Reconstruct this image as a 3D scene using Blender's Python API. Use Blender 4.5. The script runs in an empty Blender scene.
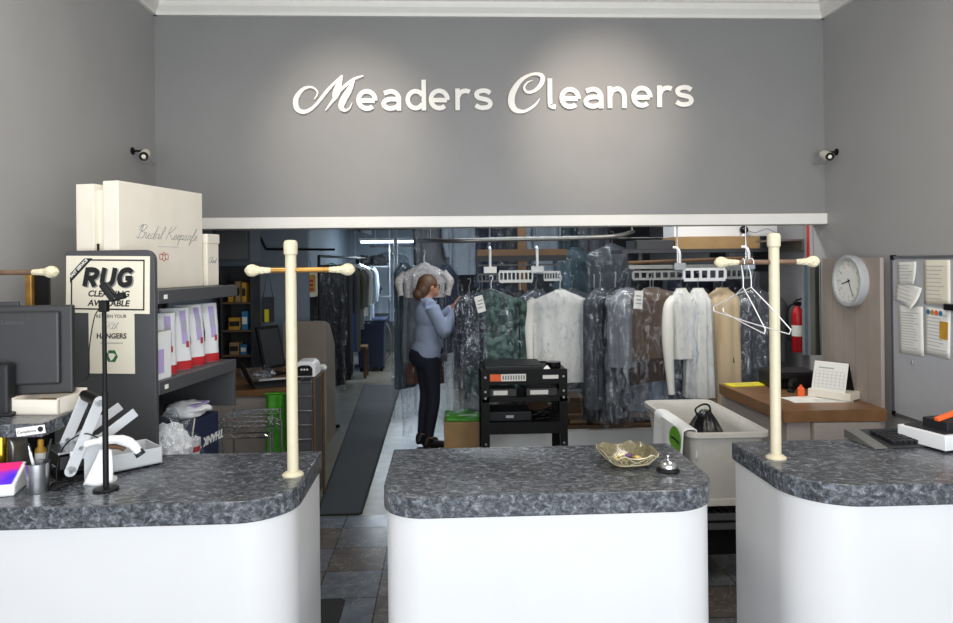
import bpy, bmesh, math, random
from mathutils import Vector, Matrix, noise
PI = math.pi; R = math.radians
S = bpy.context.scene
COL = S.collection
# ------------------------------------------------------------------ camera
F = 690.; H = 1.75; YAW = R(2.6); ROLL = R(0.6); HY = 262.
fw = Vector((math.sin(YAW), math.cos(YAW), 0)); r0 = Vector((math.cos(YAW), -math.sin(YAW), 0)); u0 = Vector((0, 0, 1))
rt = r0*math.cos(ROLL) - u0*math.sin(ROLL); up = r0*math.sin(ROLL) + u0*math.cos(ROLL)
def P(px, py, Y=None, Z=None, X=None):
    d = fw + rt*((px-476.5)/F) - up*((py-HY)/F)
    t = Y/d.y if Y is not None else ((Z-H)/d.z if Z is not None else X/d.x)
    return Vector((0, 0, H)) + d*t
cam = bpy.data.cameras.new('camera'); co = bpy.data.objects.new('camera', cam); COL.objects.link(co)
cam.sensor_width = 36; cam.lens = F/953*36; cam.shift_y = (HY-311.5)/953; cam.clip_start = .05
M = Matrix((rt, up, -fw)).transposed().to_4x4(); M.translation = (0, 0, H); co.matrix_world = M
S.camera = co
# ------------------------------------------------------------------ materials
MT = {}
def lin(c):
    if isinstance(c, str):
        c = [int(c[i:i+2], 16)/255 for i in (0, 2, 4)]
        c = [x/12.92 if x < .04045 else ((x+.055)/1.055)**2.4 for x in c]
    return (c[0], c[1], c[2], 1)
def mat(name, col, rough=.5, metal=0, nz=0, nscale=20, bump=0, bscale=60, spec=.5, trans=0, emit=0, alpha=1, coat=0, sheen=0):
    m = bpy.data.materials.new(name); m.use_nodes = True; nt = m.node_tree; b = nt.nodes['Principled BSDF']
    c = lin(col)
    b.inputs['Base Color'].default_value = c; b.inputs['Roughness'].default_value = rough; b.inputs['Metallic'].default_value = metal
    b.inputs['Specular IOR Level'].default_value = spec; b.inputs['Transmission Weight'].default_value = trans
    b.inputs['Alpha'].default_value = alpha; b.inputs['Coat Weight'].default_value = coat
    if emit: b.inputs['Emission Color'].default_value = c; b.inputs['Emission Strength'].default_value = emit
    tc = nt.nodes.new('ShaderNodeTexCoord')
    if nz:
        n = nt.nodes.new('ShaderNodeTexNoise'); n.inputs['Scale'].default_value = nscale; n.inputs['Detail'].default_value = 5
        r = nt.nodes.new('ShaderNodeValToRGB')
        r.color_ramp.elements[0].position = .3; r.color_ramp.elements[1].position = .7
        r.color_ramp.elements[0].color = tuple(x*(1-nz) for x in c[:3])+(1,); r.color_ramp.elements[1].color = tuple(min(1, x*(1+nz)) for x in c[:3])+(1,)
        nt.links.new(tc.outputs['Object'], n.inputs['Vector']); nt.links.new(n.outputs['Fac'], r.inputs['Fac']); nt.links.new(r.outputs['Color'], b.inputs['Base Color'])
    if bump:
        n2 = nt.nodes.new('ShaderNodeTexNoise'); n2.inputs['Scale'].default_value = bscale; n2.inputs['Detail'].default_value = 6
        bp = nt.nodes.new('ShaderNodeBump'); bp.inputs['Strength'].default_value = bump; bp.inputs['Distance'].default_value = .01
        nt.links.new(tc.outputs['Object'], n2.inputs['Vector']); nt.links.new(n2.outputs['Fac'], bp.inputs['Height']); nt.links.new(bp.outputs['Normal'], b.inputs['Normal'])
    MT[name] = m; return m
def nodes(m): return m.node_tree.nodes, m.node_tree.links, m.node_tree.nodes['Principled BSDF']
def ramp(ns, stops):
    r = ns.new('ShaderNodeValToRGB'); e = r.color_ramp.elements
    while len(e) < len(stops): e.new(.5)
    for i, (p, c) in enumerate(stops): e[i].position = p; e[i].color = lin(c)
    return r
def mapping(ns, ls, scale=(1, 1, 1), loc=(0, 0, 0)):
    tc = ns.new('ShaderNodeTexCoord'); mp = ns.new('ShaderNodeMapping'); mp.inputs['Scale'].default_value = scale; mp.inputs['Location'].default_value = loc
    ls.new(tc.outputs['Object'], mp.inputs['Vector']); return mp
mat('wall_paint', 'a5a4a3', .55, nz=.03, nscale=3, bump=.05, bscale=180)
mat('header_paint', '868584', .5, nz=.03, nscale=3, bump=.05, bscale=180)
mat('back_paint', '76818c', .6, nz=.05, nscale=3)
mat('grey_back_paint', '85868a', .6, nz=.05, nscale=3)
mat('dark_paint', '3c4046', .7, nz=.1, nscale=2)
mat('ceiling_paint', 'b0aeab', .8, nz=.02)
mat('white_trim', 'e6e3dc', .4, nz=.02, nscale=8)
mat('white_laminate', 'cdcdce', .35, nz=.02, nscale=4)
mat('sign_white', 'f2eee6', .4)
mat('ivory', 'cdc4a9', .4, nz=.04, nscale=30, bump=.1, bscale=90)
mat('ivory_wrap', 'd2c8aa', .6, nz=.12, nscale=60, bump=1, bscale=75)
mat('brass_bar', 'a67c3a', .35, .5, nz=.25, nscale=25)
mat('brown_bar', '6d5443', .4, .2, nz=.2, nscale=30)
mat('brass', 'd6b245', .18, 1)
mat('black', '0c0c0d', .5, spec=.25)
mat('black_gloss', '0d0d0f', .15)
mat('charcoal', '222326', .5, spec=.3)
mat('monitor_grey', '2d2e30', .45, nz=.04)
mat('shelf_grey', '4b4c4f', .5, nz=.04)
mat('shelf_dark', '37383b', .55)
mat('steel', 'b9bcc0', .3, 1, nz=.06, nscale=40)
mat('chrome', 'd4d6d8', .12, 1)
mat('rail_grey', '8a8a86', .35, .6, nz=.1)
mat('press_grey', 'c2c5c8', .4, .1)
mat('white_plastic', 'e8e9ea', .35)
mat('cream_box', 'e9e2d4', .6, nz=.03, nscale=10)
mat('paper', 'ecebe4', .7)
mat('cream_paper', 'e9e3d0', .7)
mat('ink', '1a1a1c', .7)
mat('grey_ink', '8b8b8b', .7)
mat('faint_ink', 'a9a9ac', .7); mat('pale_ink', 'bfbfc0', .7)
mat('red_ink', 'b13a38', .6)
mat('green_ink', '2e6b45', .6)
mat('green_bag', '459c22', .4, nz=.2, nscale=15, bump=.4, bscale=20)
mat('green_print', '6db52c', .5)
mat('navy', '1d2747', .5, nz=.1)
mat('bin_blue', '26324d', .45, nz=.1)
mat('lilac', 'b3a4d2', .6)
mat('red', 'b9252b', .4)
mat('ext_red', 'b3161d', .25)
mat('orange', 'f0662c', .4)
mat('yellow', 'f2e21a', .6)
mat('yellow_dull', 'c8962d', .5, nz=.2)
mat('blue_card', '2a7aa8', .5)
mat('cardboard', 'a08259', .8, nz=.1, nscale=8)
mat('cardboard_dark', '6f553e', .8, nz=.1, nscale=8)
mat('tan_panel', '8d8274', .6, nz=.05, nscale=5)
mat('clock_panel', 'a1958c', .6, nz=.05, nscale=6)
mat('desk_front', 'a49a94', .5, nz=.03)
mat('wood_top', '7d5a3a', .4, nz=.18, nscale=8)
mat('timber', '5d4228', .6, nz=.2, nscale=6)
mat('bin_plastic', 'c9c6be', .45, nz=.03)
mat('towel', 'f0f1f0', .7, bump=.3, bscale=40)
mat('bin_bag', '0c0c0e', .25, bump=.5, bscale=25)
mat('skin', 'c48e72', .5); mat('hair', '5f432b', .45, nz=.3, nscale=90, bump=.4, bscale=120)
mat('shirt_blue', '9aa5bc', .75, nz=.05, bump=.15, bscale=60)
mat('trousers', '171c2c', .8); mat('shoe', '101012', .5)
mat('mat_rubber', '2d3237', .75, nz=.12, nscale=4, bump=.2, bscale=300)
mat('mat_edge', '17181a', .8)
mat('amber', 'd06a1c', .3, trans=.3); mat('juice_green', '2e7a45', .4)
mat('mirror', '9aa19c', .12, 1)
mat('whiteboard', 'b3b5ba', .3, nz=.02)
mat('board_frame', '8d9096', .35, .7)
mat('cut_glass', 'b9b08e', .12, trans=.72); mat('clock_rim', 'b4b6b7', .35); mat('glass', 'ffffff', .03, trans=1, spec=.6)
mat('glass_edge', 'b9b193', .15, .2); mat('candy_gold', 'd9b14c', .35, .3); mat('candy_purple', '6d4a7c', .35, .2); mat('candy_cream', 'e8d9a8', .4)
mat('lamp', 'cfe4ff', .5, emit=6)
mat('cloth_white', 'efede4', .8, bump=.2, bscale=30); mat('cloth_cream', 'e6ddc8', .8, bump=.2, bscale=30)
mat('cloth_beige', 'cbb592', .8, bump=.2, bscale=30); mat('cloth_brown', '574639', .8, nz=.1, bump=.2, bscale=30)
mat('cloth_dkbrown', '3b2d26', .8); mat('cloth_grey', '74777c', .8, nz=.1); mat('cloth_dkgrey', '3f4247', .8, nz=.1)
mat('cloth_navy', '2a3144', .8, nz=.1); mat('cloth_black', '17181b', .8); mat('cloth_blue', 'a3afba', .8); mat('cloth_deepblue', '27416e', .8)
mat('cloth_purple', '55506a', .8); mat('cloth_olive', '5b5a48', .8); mat('cloth_teal', '43575f', .8, nz=.15); mat('cloth_orange', '6b4335', .8)
# floral and camouflage-like green prints
def printed(name, stops, scale, vor=True):
    m = mat(name, 'ffffff', .8); ns, ls, b = nodes(m); mp = mapping(ns, ls)
    t = ns.new('ShaderNodeTexVoronoi' if vor else 'ShaderNodeTexNoise'); t.inputs['Scale'].default_value = scale
    if not vor: t.inputs['Detail'].default_value = 3
    r = ramp(ns, stops); r.color_ramp.interpolation = 'CONSTANT' if vor else 'LINEAR'
    ls.new(mp.outputs[0], t.inputs['Vector']); ls.new(t.outputs['Distance' if vor else 'Fac'], r.inputs['Fac']); ls.new(r.outputs[0], b.inputs['Base Color'])
printed('floral', [(0, '6b6462'), (.2, 'a9989a'), (.36, 'bdb8b2')], 44)
printed('navy_print', [(0, '8d93a3'), (.22, '2b3040'), (.5, '1d212c')], 40)
printed('green_print_cloth', [(.32, '1d2b2b'), (.5, '38504a'), (.62, '5f7a70')], 16, False)
# counter stone
def stone():
    m = mat('stone', '444', .22) if False else mat('stone', '444850', .24); ns, ls, b = nodes(m); mp = mapping(ns, ls, (1, 1.5, 1.3))
    a = ns.new('ShaderNodeTexNoise'); a.inputs['Scale'].default_value = 42; a.inputs['Detail'].default_value = 9; a.inputs['Roughness'].default_value = .74; a.inputs['Distortion'].default_value = .7
    r = ramp(ns, [(.30, '191a1d'), (.43, '323439'), (.53, '51555b'), (.62, '7b7f85'), (.73, 'bcbfc4')])
    w = ns.new('ShaderNodeTexNoise'); w.inputs['Scale'].default_value = 20; w.inputs['Detail'].default_value = 8; w.inputs['Distortion'].default_value = 1.5
    r2 = ramp(ns, [(.475, '000000'), (.5, 'ffffff'), (.525, '000000')])
    mx = ns.new('ShaderNodeMix'); mx.data_type = 'RGBA'; mx.inputs[7].default_value = lin('9aa1aa')
    ml = ns.new('ShaderNodeMath'); ml.operation = 'MULTIPLY'; ml.inputs[1].default_value = .18
    ls.new(mp.outputs[0], a.inputs['Vector']); ls.new(mp.outputs[0], w.inputs['Vector']); ls.new(a.outputs['Fac'], r.inputs['Fac']); ls.new(w.outputs['Fac'], r2.inputs['Fac'])
    ls.new(r2.outputs[0], ml.inputs[0]); ls.new(ml.outputs[0], mx.inputs[0]); ls.new(r.outputs[0], mx.inputs[6]); ls.new(mx.outputs[2], b.inputs['Base Color'])
stone()
def tiled(name, size, off, c1, c2, mortar, rough, veins, msize=.004):
    m = mat(name, c1, rough); ns, ls, b = nodes(m); mp = mapping(ns, ls, (1, 1, 1), off)
    br = ns.new('ShaderNodeTexBrick'); br.offset = 0; br.squash = 1; br.inputs['Scale'].default_value = 1
    br.inputs['Brick Width'].default_value = size; br.inputs['Row Height'].default_value = size; br.inputs['Mortar Size'].default_value = msize
    br.inputs['Color1'].default_value = lin(c1); br.inputs['Color2'].default_value = lin(c2); br.inputs['Mortar'].default_value = lin(mortar)
    n = ns.new('ShaderNodeTexNoise'); n.inputs['Scale'].default_value = 4; n.inputs['Detail'].default_value = 8; n.inputs['Distortion'].default_value = 2.5
    r = ramp(ns, [(.48, '000000'), (.5, 'ffffff'), (.52, '000000')])
    n3 = ns.new('ShaderNodeTexNoise'); n3.inputs['Scale'].default_value = 9; n3.inputs['Detail'].default_value = 6
    ml = ns.new('ShaderNodeMath'); ml.operation = 'MULTIPLY'; ml.inputs[1].default_value = veins
    mx = ns.new('ShaderNodeMix'); mx.data_type = 'RGBA'; mx.inputs[7].default_value = lin('a8a49c')
    m2 = ns.new('ShaderNodeMix'); m2.data_type = 'RGBA'; m2.blend_type = 'MULTIPLY'; m2.inputs[0].default_value = .5
    r3 = ramp(ns, [(.3, '8a8a8a'), (.7, 'ffffff')])
    for t in (br, n, n3): ls.new(mp.outputs[0], t.inputs['Vector'])
    ls.new(n.outputs['Fac'], r.inputs[0]); ls.new(n3.outputs['Fac'], r3.inputs[0]); ls.new(r.outputs[0], ml.inputs[0]); ls.new(ml.outputs[0], mx.inputs[0])
    ls.new(br.outputs['Color'], m2.inputs[6]); ls.new(r3.outputs[0], m2.inputs[7]); ls.new(m2.outputs[2], mx.inputs[6]); ls.new(mx.outputs[2], b.inputs['Base Color'])
tiled('slate_tile', .3205, (.695, -4.597+.3205*15, 0), '666d77', '5d5651', '35322f', .22, .25)
tiled('vinyl_tile', .305, (.695, 0, 0), '7f7b6f', '746f63', '544f46', .3, .06, .002)
# clear plastic film with wrinkled sheen
def film(name, tint, base, rng):
    m = bpy.data.materials.new(name); m.use_nodes = True; nt = m.node_tree; ns, ls = nt.nodes, nt.links
    out = ns['Material Output']; ns.remove(ns['Principled BSDF'])
    tr = ns.new('ShaderNodeBsdfTransparent'); tr.inputs['Color'].default_value = (.94, .95, .97, 1)
    gl = ns.new('ShaderNodeBsdfGlossy'); gl.inputs['Roughness'].default_value = .13; gl.inputs['Color'].default_value = lin('e8eef4')
    df = ns.new('ShaderNodeBsdfDiffuse'); df.inputs['Color'].default_value = lin(tint)
    mp = mapping(ns, ls, (1, 1, .5))
    n = ns.new('ShaderNodeTexNoise'); n.inputs['Scale'].default_value = 17; n.inputs['Detail'].default_value = 7; n.inputs['Distortion'].default_value = 1.6
    bp = ns.new('ShaderNodeBump'); bp.inputs['Strength'].default_value = 1; bp.inputs['Distance'].default_value = .03
    r = ramp(ns, [(.47, (base, base, base)), (.72, (base+rng, base+rng, base+rng))])
    m1 = ns.new('ShaderNodeMixShader'); m1.inputs[0].default_value = .22; m2 = ns.new('ShaderNodeMixShader')
    ls.new(mp.outputs[0], n.inputs['Vector']); ls.new(n.outputs['Fac'], bp.inputs['Height']); ls.new(bp.outputs[0], gl.inputs['Normal']); ls.new(n.outputs['Fac'], r.inputs[0])
    ls.new(gl.outputs[0], m1.inputs[1]); ls.new(df.outputs[0], m1.inputs[2]); ls.new(r.outputs[0], m2.inputs[0]); ls.new(tr.outputs[0], m2.inputs[1]); ls.new(m1.outputs[0], m2.inputs[2]); ls.new(m2.outputs[0], out.inputs['Surface'])
    MT[name] = m
film('film', 'b9c0c8', .01, .34); film('film_dense', 'd2d8de', .04, .5)
# screen with purple picture
m = mat('screen', '402080', .15, emit=.0); ns, ls, b = nodes(m); mp = mapping(ns, ls, (7, 7, 7))
g = ns.new('ShaderNodeTexNoise'); g.inputs['Scale'].default_value = 1.1; r = ramp(ns, [(.35, '3a2ad0'), (.5, '8030c0'), (.62, 'd03070')]); ls.new(mp.outputs[0], g.inputs[0]); ls.new(g.outputs['Fac'], r.inputs[0])
ls.new(r.outputs[0], b.inputs['Base Color']); ls.new(r.outputs[0], b.inputs['Emission Color']); b.inputs['Emission Strength'].default_value = .3
# ------------------------------------------------------------------ mesh builder
def root_of(o):
    while o.parent: o = o.parent
    return o
def mw(o): return Matrix.LocRotScale(o.location, o.rotation_euler, None)
class MB:
    def __init__(s): s.v = []; s.f = []; s.mi = []; s.k = 0; s.X = None
    def add(s, v, f):
        n = len(s.v); s.v += [(s.X @ Vector(p)) if s.X else Vector(p) for p in v]; s.f += [[i+n for i in q] for q in f]; s.mi += [s.k]*len(f); return s
    def box(s, x0, x1, y0, y1, z0, z1):
        return s.add([(x, y, z) for x in (x0, x1) for y in (y0, y1) for z in (z0, z1)], [(0, 1, 3, 2), (4, 6, 7, 5), (0, 4, 5, 1), (2, 3, 7, 6), (0, 2, 6, 4), (1, 5, 7, 3)])
    def obox(s, c, size, rx=0, ry=0, rz=0):
        from mathutils import Euler
        m = Matrix.LocRotScale(Vector(c), Euler((rx, ry, rz)), None); a, b, d = [x/2 for x in size]
        return s.add([m @ Vector((x, y, z)) for x in (-a, a) for y in (-b, b) for z in (-d, d)], [(0, 1, 3, 2), (4, 6, 7, 5), (0, 4, 5, 1), (2, 3, 7, 6), (0, 2, 6, 4), (1, 5, 7, 3)])
    def bar(s, p, q, w, h, upv=(0, 0, 1)):
        p = Vector(p); q = Vector(q); d = (q-p).normalized(); u = Vector(upv)
        if abs(d.dot(u)) > .98: u = Vector((0, 1, 0))
        a = d.cross(u).normalized()*w/2; b = a.cross(d).normalized()*h/2
        return s.add([e+i*a+j*b for e in (p, q) for i in (-1, 1) for j in (-1, 1)], [(0, 1, 3, 2), (4, 6, 7, 5), (0, 4, 5, 1), (2, 3, 7, 6), (0, 2, 6, 4), (1, 5, 7, 3)])
    def tube(s, pts, r, n=8, closed=False, cap=True, flat=1):
        pts = [Vector(p) for p in pts]; k = len(pts); rs = r if isinstance(r, (list, tuple)) else [r]*k
        v = []; prev = None
        for i, p in enumerate(pts):
            a = pts[(i-1) % k] if (closed or i) else p; b = pts[(i+1) % k] if (closed or i < k-1) else p
            d = (b-a).normalized()
            if prev is None:
                u = d.cross(Vector((0, 0, 1)));
                if u.length < .1: u = d.cross(Vector((0, 1, 0)))
            else: u = prev - d*prev.dot(d)
            u.normalize(); prev = u; w = d.cross(u)
            v += [p+(u*math.cos(2*PI*j/n)+w*math.sin(2*PI*j/n)*flat)*rs[i] for j in range(n)]
        f = []
        for i in range(k if closed else k-1):
            for j in range(n):
                a = i*n; b = ((i+1) % k)*n; f.append((a+j, a+(j+1) % n, b+(j+1) % n, b+j))
        if cap and not closed: f += [list(range(n))[::-1], [(k-1)*n+j for j in range(n)]]
        return s.add(v, f)
    def cyl(s, p, q, r, r2=None, n=20): return s.tube([p, q], [r, r if r2 is None else r2], n)
    def lathe(s, prof, c=(0, 0, 0), n=24, M=None):
        v = []; k = len(prof); c = Vector(c)
        for (r, z) in prof:
            for j in range(n):
                p = Vector((r*math.cos(2*PI*j/n), r*math.sin(2*PI*j/n), z)); v.append(c+(M @ p if M else p))
        f = [(i*n+j, i*n+(j+1) % n, (i+1)*n+(j+1) % n, (i+1)*n+j) for i in range(k-1) for j in range(n)]
        f += [list(range(n))[::-1], [(k-1)*n+j for j in range(n)]]
        return s.add(v, f)
    def prism(s, poly, h, M=None):
        n = len(poly); M = M or Matrix(); v = [M @ Vector((x, y, 0)) for x, y in poly]+[M @ Vector((x, y, h)) for x, y in poly]
        return s.add(v, [list(range(n))[::-1], list(range(n, 2*n))]+[(i, (i+1) % n, n+(i+1) % n, n+i) for i in range(n)])
    def grid(s, fn, nu, nv, cu=False):
        v = [fn(i/(nu if cu else nu-1), j/(nv-1)) for j in range(nv) for i in range(nu)]
        f = [(j*nu+i, j*nu+(i+1) % nu, (j+1)*nu+(i+1) % nu, (j+1)*nu+i) for j in range(nv-1) for i in range(nu if cu else nu-1)]
        return s.add(v, f)
    def blob(s, c, r, seed=0, amp=0, fr=3, n=20, zmin=None):
        c = Vector(c); r = Vector(r) if hasattr(r, '__len__') else Vector((r, r, r))
        def fn(u, v):
            t = PI*(v*.998+.001); d = Vector((math.sin(t)*math.cos(2*PI*u), math.sin(t)*math.sin(2*PI*u), math.cos(t)))
            k = 1+amp*noise.noise(d*fr+Vector((seed*7.1, seed*3.3, seed)))
            q = c+Vector((d.x*r.x, d.y*r.y, d.z*r.z))*k
            if zmin is not None and q.z < zmin: q.z = zmin
            return q
        return s.grid(fn, n, n//2+2, True)
    def ribbon(s, pts, M, h, sub=8, w=None):
        # flat swash: centre line through (x, y, width) points, extruded by h
        q = crom([Vector((p[0], p[1], (p[2] if len(p) > 2 else w))) for p in pts], sub); L = []; Rr = []
        for i, p in enumerate(q):
            a = q[max(i-1, 0)]; b = q[min(i+1, len(q)-1)]; d = Vector((b.x-a.x, b.y-a.y)); d = d.normalized() if d.length else Vector((1, 0)); n = Vector((-d.y, d.x))*p.z/2
            L.append((p.x+n.x, p.y+n.y)); Rr.append((p.x-n.x, p.y-n.y))
        k = len(q); v = [M @ Vector((x, y, z)) for z in (0, h) for (x, y) in L+Rr]; f = []
        for i in range(k-1):
            f += [(i, i+1, k+i+1, k+i), (2*k+i, 3*k+i, 3*k+i+1, 2*k+i+1), (i, 2*k+i, 2*k+i+1, i+1), (k+i, k+i+1, 3*k+i+1, 3*k+i)]
        f += [(0, k, 3*k, 2*k), (k-1, 3*k-1, 4*k-1, 2*k-1)]
        return s.add(v, f)
    def build(s, name, m, parent=None, w=0, smooth=0, bevel=0, solid=0, sub=0, remesh=0):
        ms = m if isinstance(m, (list, tuple)) else [m]
        me = bpy.data.meshes.new(name); loc = Vector((0, 0, 0)); v = s.v
        if parent is not None:
            if w: iv = mw(root_of(parent)).inverted(); v = [iv @ p for p in v]
        else:
            lo = [min(p[i] for p in v) for i in range(3)]; hi = [max(p[i] for p in v) for i in range(3)]
            loc = Vector(((lo[0]+hi[0])/2, (lo[1]+hi[1])/2, lo[2])); v = [p-loc for p in v]
        me.from_pydata([tuple(p) for p in v], [], s.f)
        for q in ms: me.materials.append(MT[q])
        for p, k in zip(me.polygons, s.mi): p.material_index = k
        b = bmesh.new(); b.from_mesh(me); bmesh.ops.recalc_face_normals(b, faces=b.faces); b.to_mesh(me); b.free()
        if smooth:
            me.polygons.foreach_set('use_smooth', [True]*len(me.polygons)); me.set_sharp_from_angle(angle=R(smooth))
        o = bpy.data.objects.new(name, me); COL.objects.link(o); o.location = loc
        if parent is not None: o.parent = parent
        if bevel: q = o.modifiers.new('b', 'BEVEL'); q.width = bevel; q.segments = 2; q.limit_method = 'ANGLE'; q.harden_normals = False
        if solid: q = o.modifiers.new('s', 'SOLIDIFY'); q.thickness = solid; q.offset = 0
        if sub: q = o.modifiers.new('u', 'SUBSURF'); q.levels = sub; q.render_levels = sub
        if remesh:
            q = o.modifiers.new('r', 'REMESH'); q.mode = 'VOXEL'; q.voxel_size = remesh; q.use_smooth_shade = True
            q = o.modifiers.new('sm', 'SMOOTH'); q.iterations = 6; q.factor = .5
            bake(o)
        return o
def bake(o):
    dg = bpy.context.evaluated_depsgraph_get(); dg.update()
    me = bpy.data.meshes.new_from_object(o.evaluated_get(dg)); o.modifiers.clear(); o.data = me
def crom(pts, sub=8, closed=False):
    out = []; n = len(pts)
    for i in range(n if closed else n-1):
        g = lambda k: pts[k % n] if closed else pts[min(max(k, 0), n-1)]
        a, b, c, d = g(i-1), g(i), g(i+1), g(i+2)
        for j in range(sub):
            t = j/sub; out.append(.5*((2*b)+(c-a)*t+(2*a-5*b+4*c-d)*t*t+(3*b-a-3*c+d)*t**3))
    if not closed: out.append(pts[-1].copy())
    return out
def curve(pts, sub=6, closed=False): return crom([Vector(p) for p in pts], sub, closed)
def tag(o, label=None, cat=None, group=None, kind=None):
    if label: o['label'] = label
    if cat: o['category'] = cat
    if group: o['group'] = group
    if kind: o['kind'] = kind
    return o
def thing(name, label, cat, loc=(0, 0, 0), rz=0, group=None):
    o = bpy.data.objects.new(name, None); COL.objects.link(o); o.location = loc; o.rotation_euler = (0, 0, rz); o.empty_display_size = .1
    return tag(o, label, cat, group)
def struct(mb, name, m, **k): return tag(mb.build(name, m, **k), kind='structure')
def frame(o, xd, yd):
    xd = Vector(xd).normalized(); yd = Vector(yd).normalized(); z = xd.cross(yd); M = Matrix((xd, yd, z)).transposed().to_4x4(); M.translation = o; return M
def text(s, size, m, parent, Mx, name='lettering', bold=0, shear=0, ext=.0008, align='CENTER', sx=1, w=0):
    c = bpy.data.curves.new('t', 'FONT'); c.body = s; c.size = size; c.offset = bold; c.shear = shear; c.extrude = ext; c.align_x = align; c.align_y = 'CENTER'; c.resolution_u = 4
    o = bpy.data.objects.new('t', c); COL.objects.link(o); dg = bpy.context.evaluated_depsgraph_get(); dg.update()
    me = bpy.data.meshes.new_from_object(o.evaluated_get(dg)); bpy.data.objects.remove(o); bpy.data.curves.remove(c)
    X = Mx @ Matrix.Diagonal((sx, 1, 1, 1))
    if w: X = mw(root_of(parent)).inverted() @ X
    me.transform(X); me.materials.clear(); me.materials.append(MT[m]); me.name = name
    o = bpy.data.objects.new(name, me); COL.objects.link(o); o.parent = parent; return o
def rrect(x0, x1, y0, y1, r, n=6):
    r = r if isinstance(r, (list, tuple)) else [r]*4   # ll, lr, ur, ul
    out = []
    for (cx, cy, a, q) in ((x0, y0, 180, r[0]), (x1, y0, 270, r[1]), (x1, y1, 0, r[2]), (x0, y1, 90, r[3])):
        if q <= 0: out.append((cx, cy)); continue
        ox = cx+q if cx == x0 else cx-q; oy = cy+q if cy == y0 else cy-q
        out += [(ox+q*math.cos(R(a+90*i/n)), oy+q*math.sin(R(a+90*i/n))) for i in range(n+1)]
    return out
def T(x, y, z): return Matrix.Translation((x, y, z))
def copy_tree(o, parent=None):
    c = o.copy(); COL.objects.link(c)
    if parent: c.parent = parent
    for ch in list(o.children): copy_tree(ch, c)
    return c
# ================================================================== the setting
XL, XR, YB, ZC = -1.843, 2.539, 4.5, 3.455
struct(MB().box(-2.4, 3.1, -1.6, 4.82, -.1, 0), 'floor', 'slate_tile').location
def at_world(o):            # move the origin to the world's so that floor tiling is aligned
    d = o.location.copy(); o.data.transform(T(*d)); o.location = (0, 0, 0); return o
for o in list(COL.objects):
    if o.name == 'floor': at_world(o)
at_world(struct(MB().box(-2.4, 3.1, 4.82, 17, -.1, 0), 'floor', 'vinyl_tile'))
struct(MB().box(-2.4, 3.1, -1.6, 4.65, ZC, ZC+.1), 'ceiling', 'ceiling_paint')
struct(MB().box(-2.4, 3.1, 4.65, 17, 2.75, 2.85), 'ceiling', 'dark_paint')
struct(MB().box(XL-.12, XL, -1.6, 4.65, 0, ZC), 'wall_left', 'wall_paint')
struct(MB().box(XR, XR+.12, -1.6, 4.7, 0, ZC), 'wall_right', 'wall_paint')
struct(MB().box(XL, XR, YB, 4.65, 1.99, ZC), 'wall_back', 'header_paint')
struct(MB().box(XL, XR, YB-.03, 4.655, 1.978, 2.05), 'trim_1', 'white_trim', bevel=.004)
prof = [(0, 0), (.022, 0), (.026, .02), (.05, .05), (.058, .085), (.075, .092), (.075, .11), (0, .11)]
zc = 3.345
def crown(name, M, L): struct(MB().prism([(a, b) for a, b in prof], L, M), name, 'white_trim')
crown('trim_2', frame((XL, YB, zc), (0, -1, 0), (0, 0, 1)) @ Matrix.Scale(-1, 4, (0, 0, 1)), XR-XL)
crown('trim_3', frame((XL, -1.5, zc), (1, 0, 0), (0, 0, 1)) @ Matrix.Scale(-1, 4, (0, 0, 1)), 6.0)
crown('trim_4', frame((XR, -1.5, zc), (-1, 0, 0), (0, 0, 1)), 6.0)
# back room shell
struct(MB().box(-2.42, -2.3, 4.65, 7.2, 0, 2.75), 'wall_left', 'back_paint')
struct(MB().box(-2.42, -1.42, 7.2, 7.3, 0, 2.75), 'wall_far_left', 'back_paint')
struct(MB().box(-2.3, -1.843, 4.53, 4.65, 0, 2.75), 'wall_left', 'back_paint')
struct(MB().box(-2.42, -2.32, 7.3, 17, 0, 2.75), 'wall_left', 'back_paint')
struct(MB().box(2.85, 2.95, 4.7, 9.6, 0, 2.75), 'wall_right', 'grey_back_paint')
struct(MB().box(.1, 2.95, 9.5, 9.6, 0, 2.75), 'wall_far_right', 'dark_paint')
struct(MB().box(.1, .2, 9.6, 17, 0, 2.75), 'wall_right', 'back_paint')
struct(MB().box(-2.4, .1, 16.9, 17, 0, 2.75), 'wall_far', 'back_paint')
# floor mats
def runner(name, poly, label, m='mat_rubber', t=.012):
    r = thing(name, label, 'floor mat', (sum(p[0] for p in poly)/len(poly), sum(p[1] for p in poly)/len(poly), 0))
    c = Vector(r.location)
    MB().prism([(p[0]-c.x, p[1]-c.y) for p in poly], t).build('pad', m, r, bevel=.003)
    e = MB(); n = len(poly)
    for i in range(n): a, b = poly[i], poly[(i+1) % n]; e.bar((a[0]-c.x, a[1]-c.y, .006), (b[0]-c.x, b[1]-c.y, .006), .03, .011)
    e.build('edging', 'mat_edge', r)
runner('floor_mat', [(-.9, 4.84), (-.612, 4.84), (-.66, 9.85), (-1.17, 9.95)], 'long dark grey rubber runner mat leading down the aisle to the back')
runner('floor_mat', [(-.60, 2.75), (-.55, 2.75), (-.55, 3.6), (-.95, 3.6), (-.95, 2.75)], 'black rubber mat behind the left counter, only its corner in view', 'mat_edge')
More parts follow.
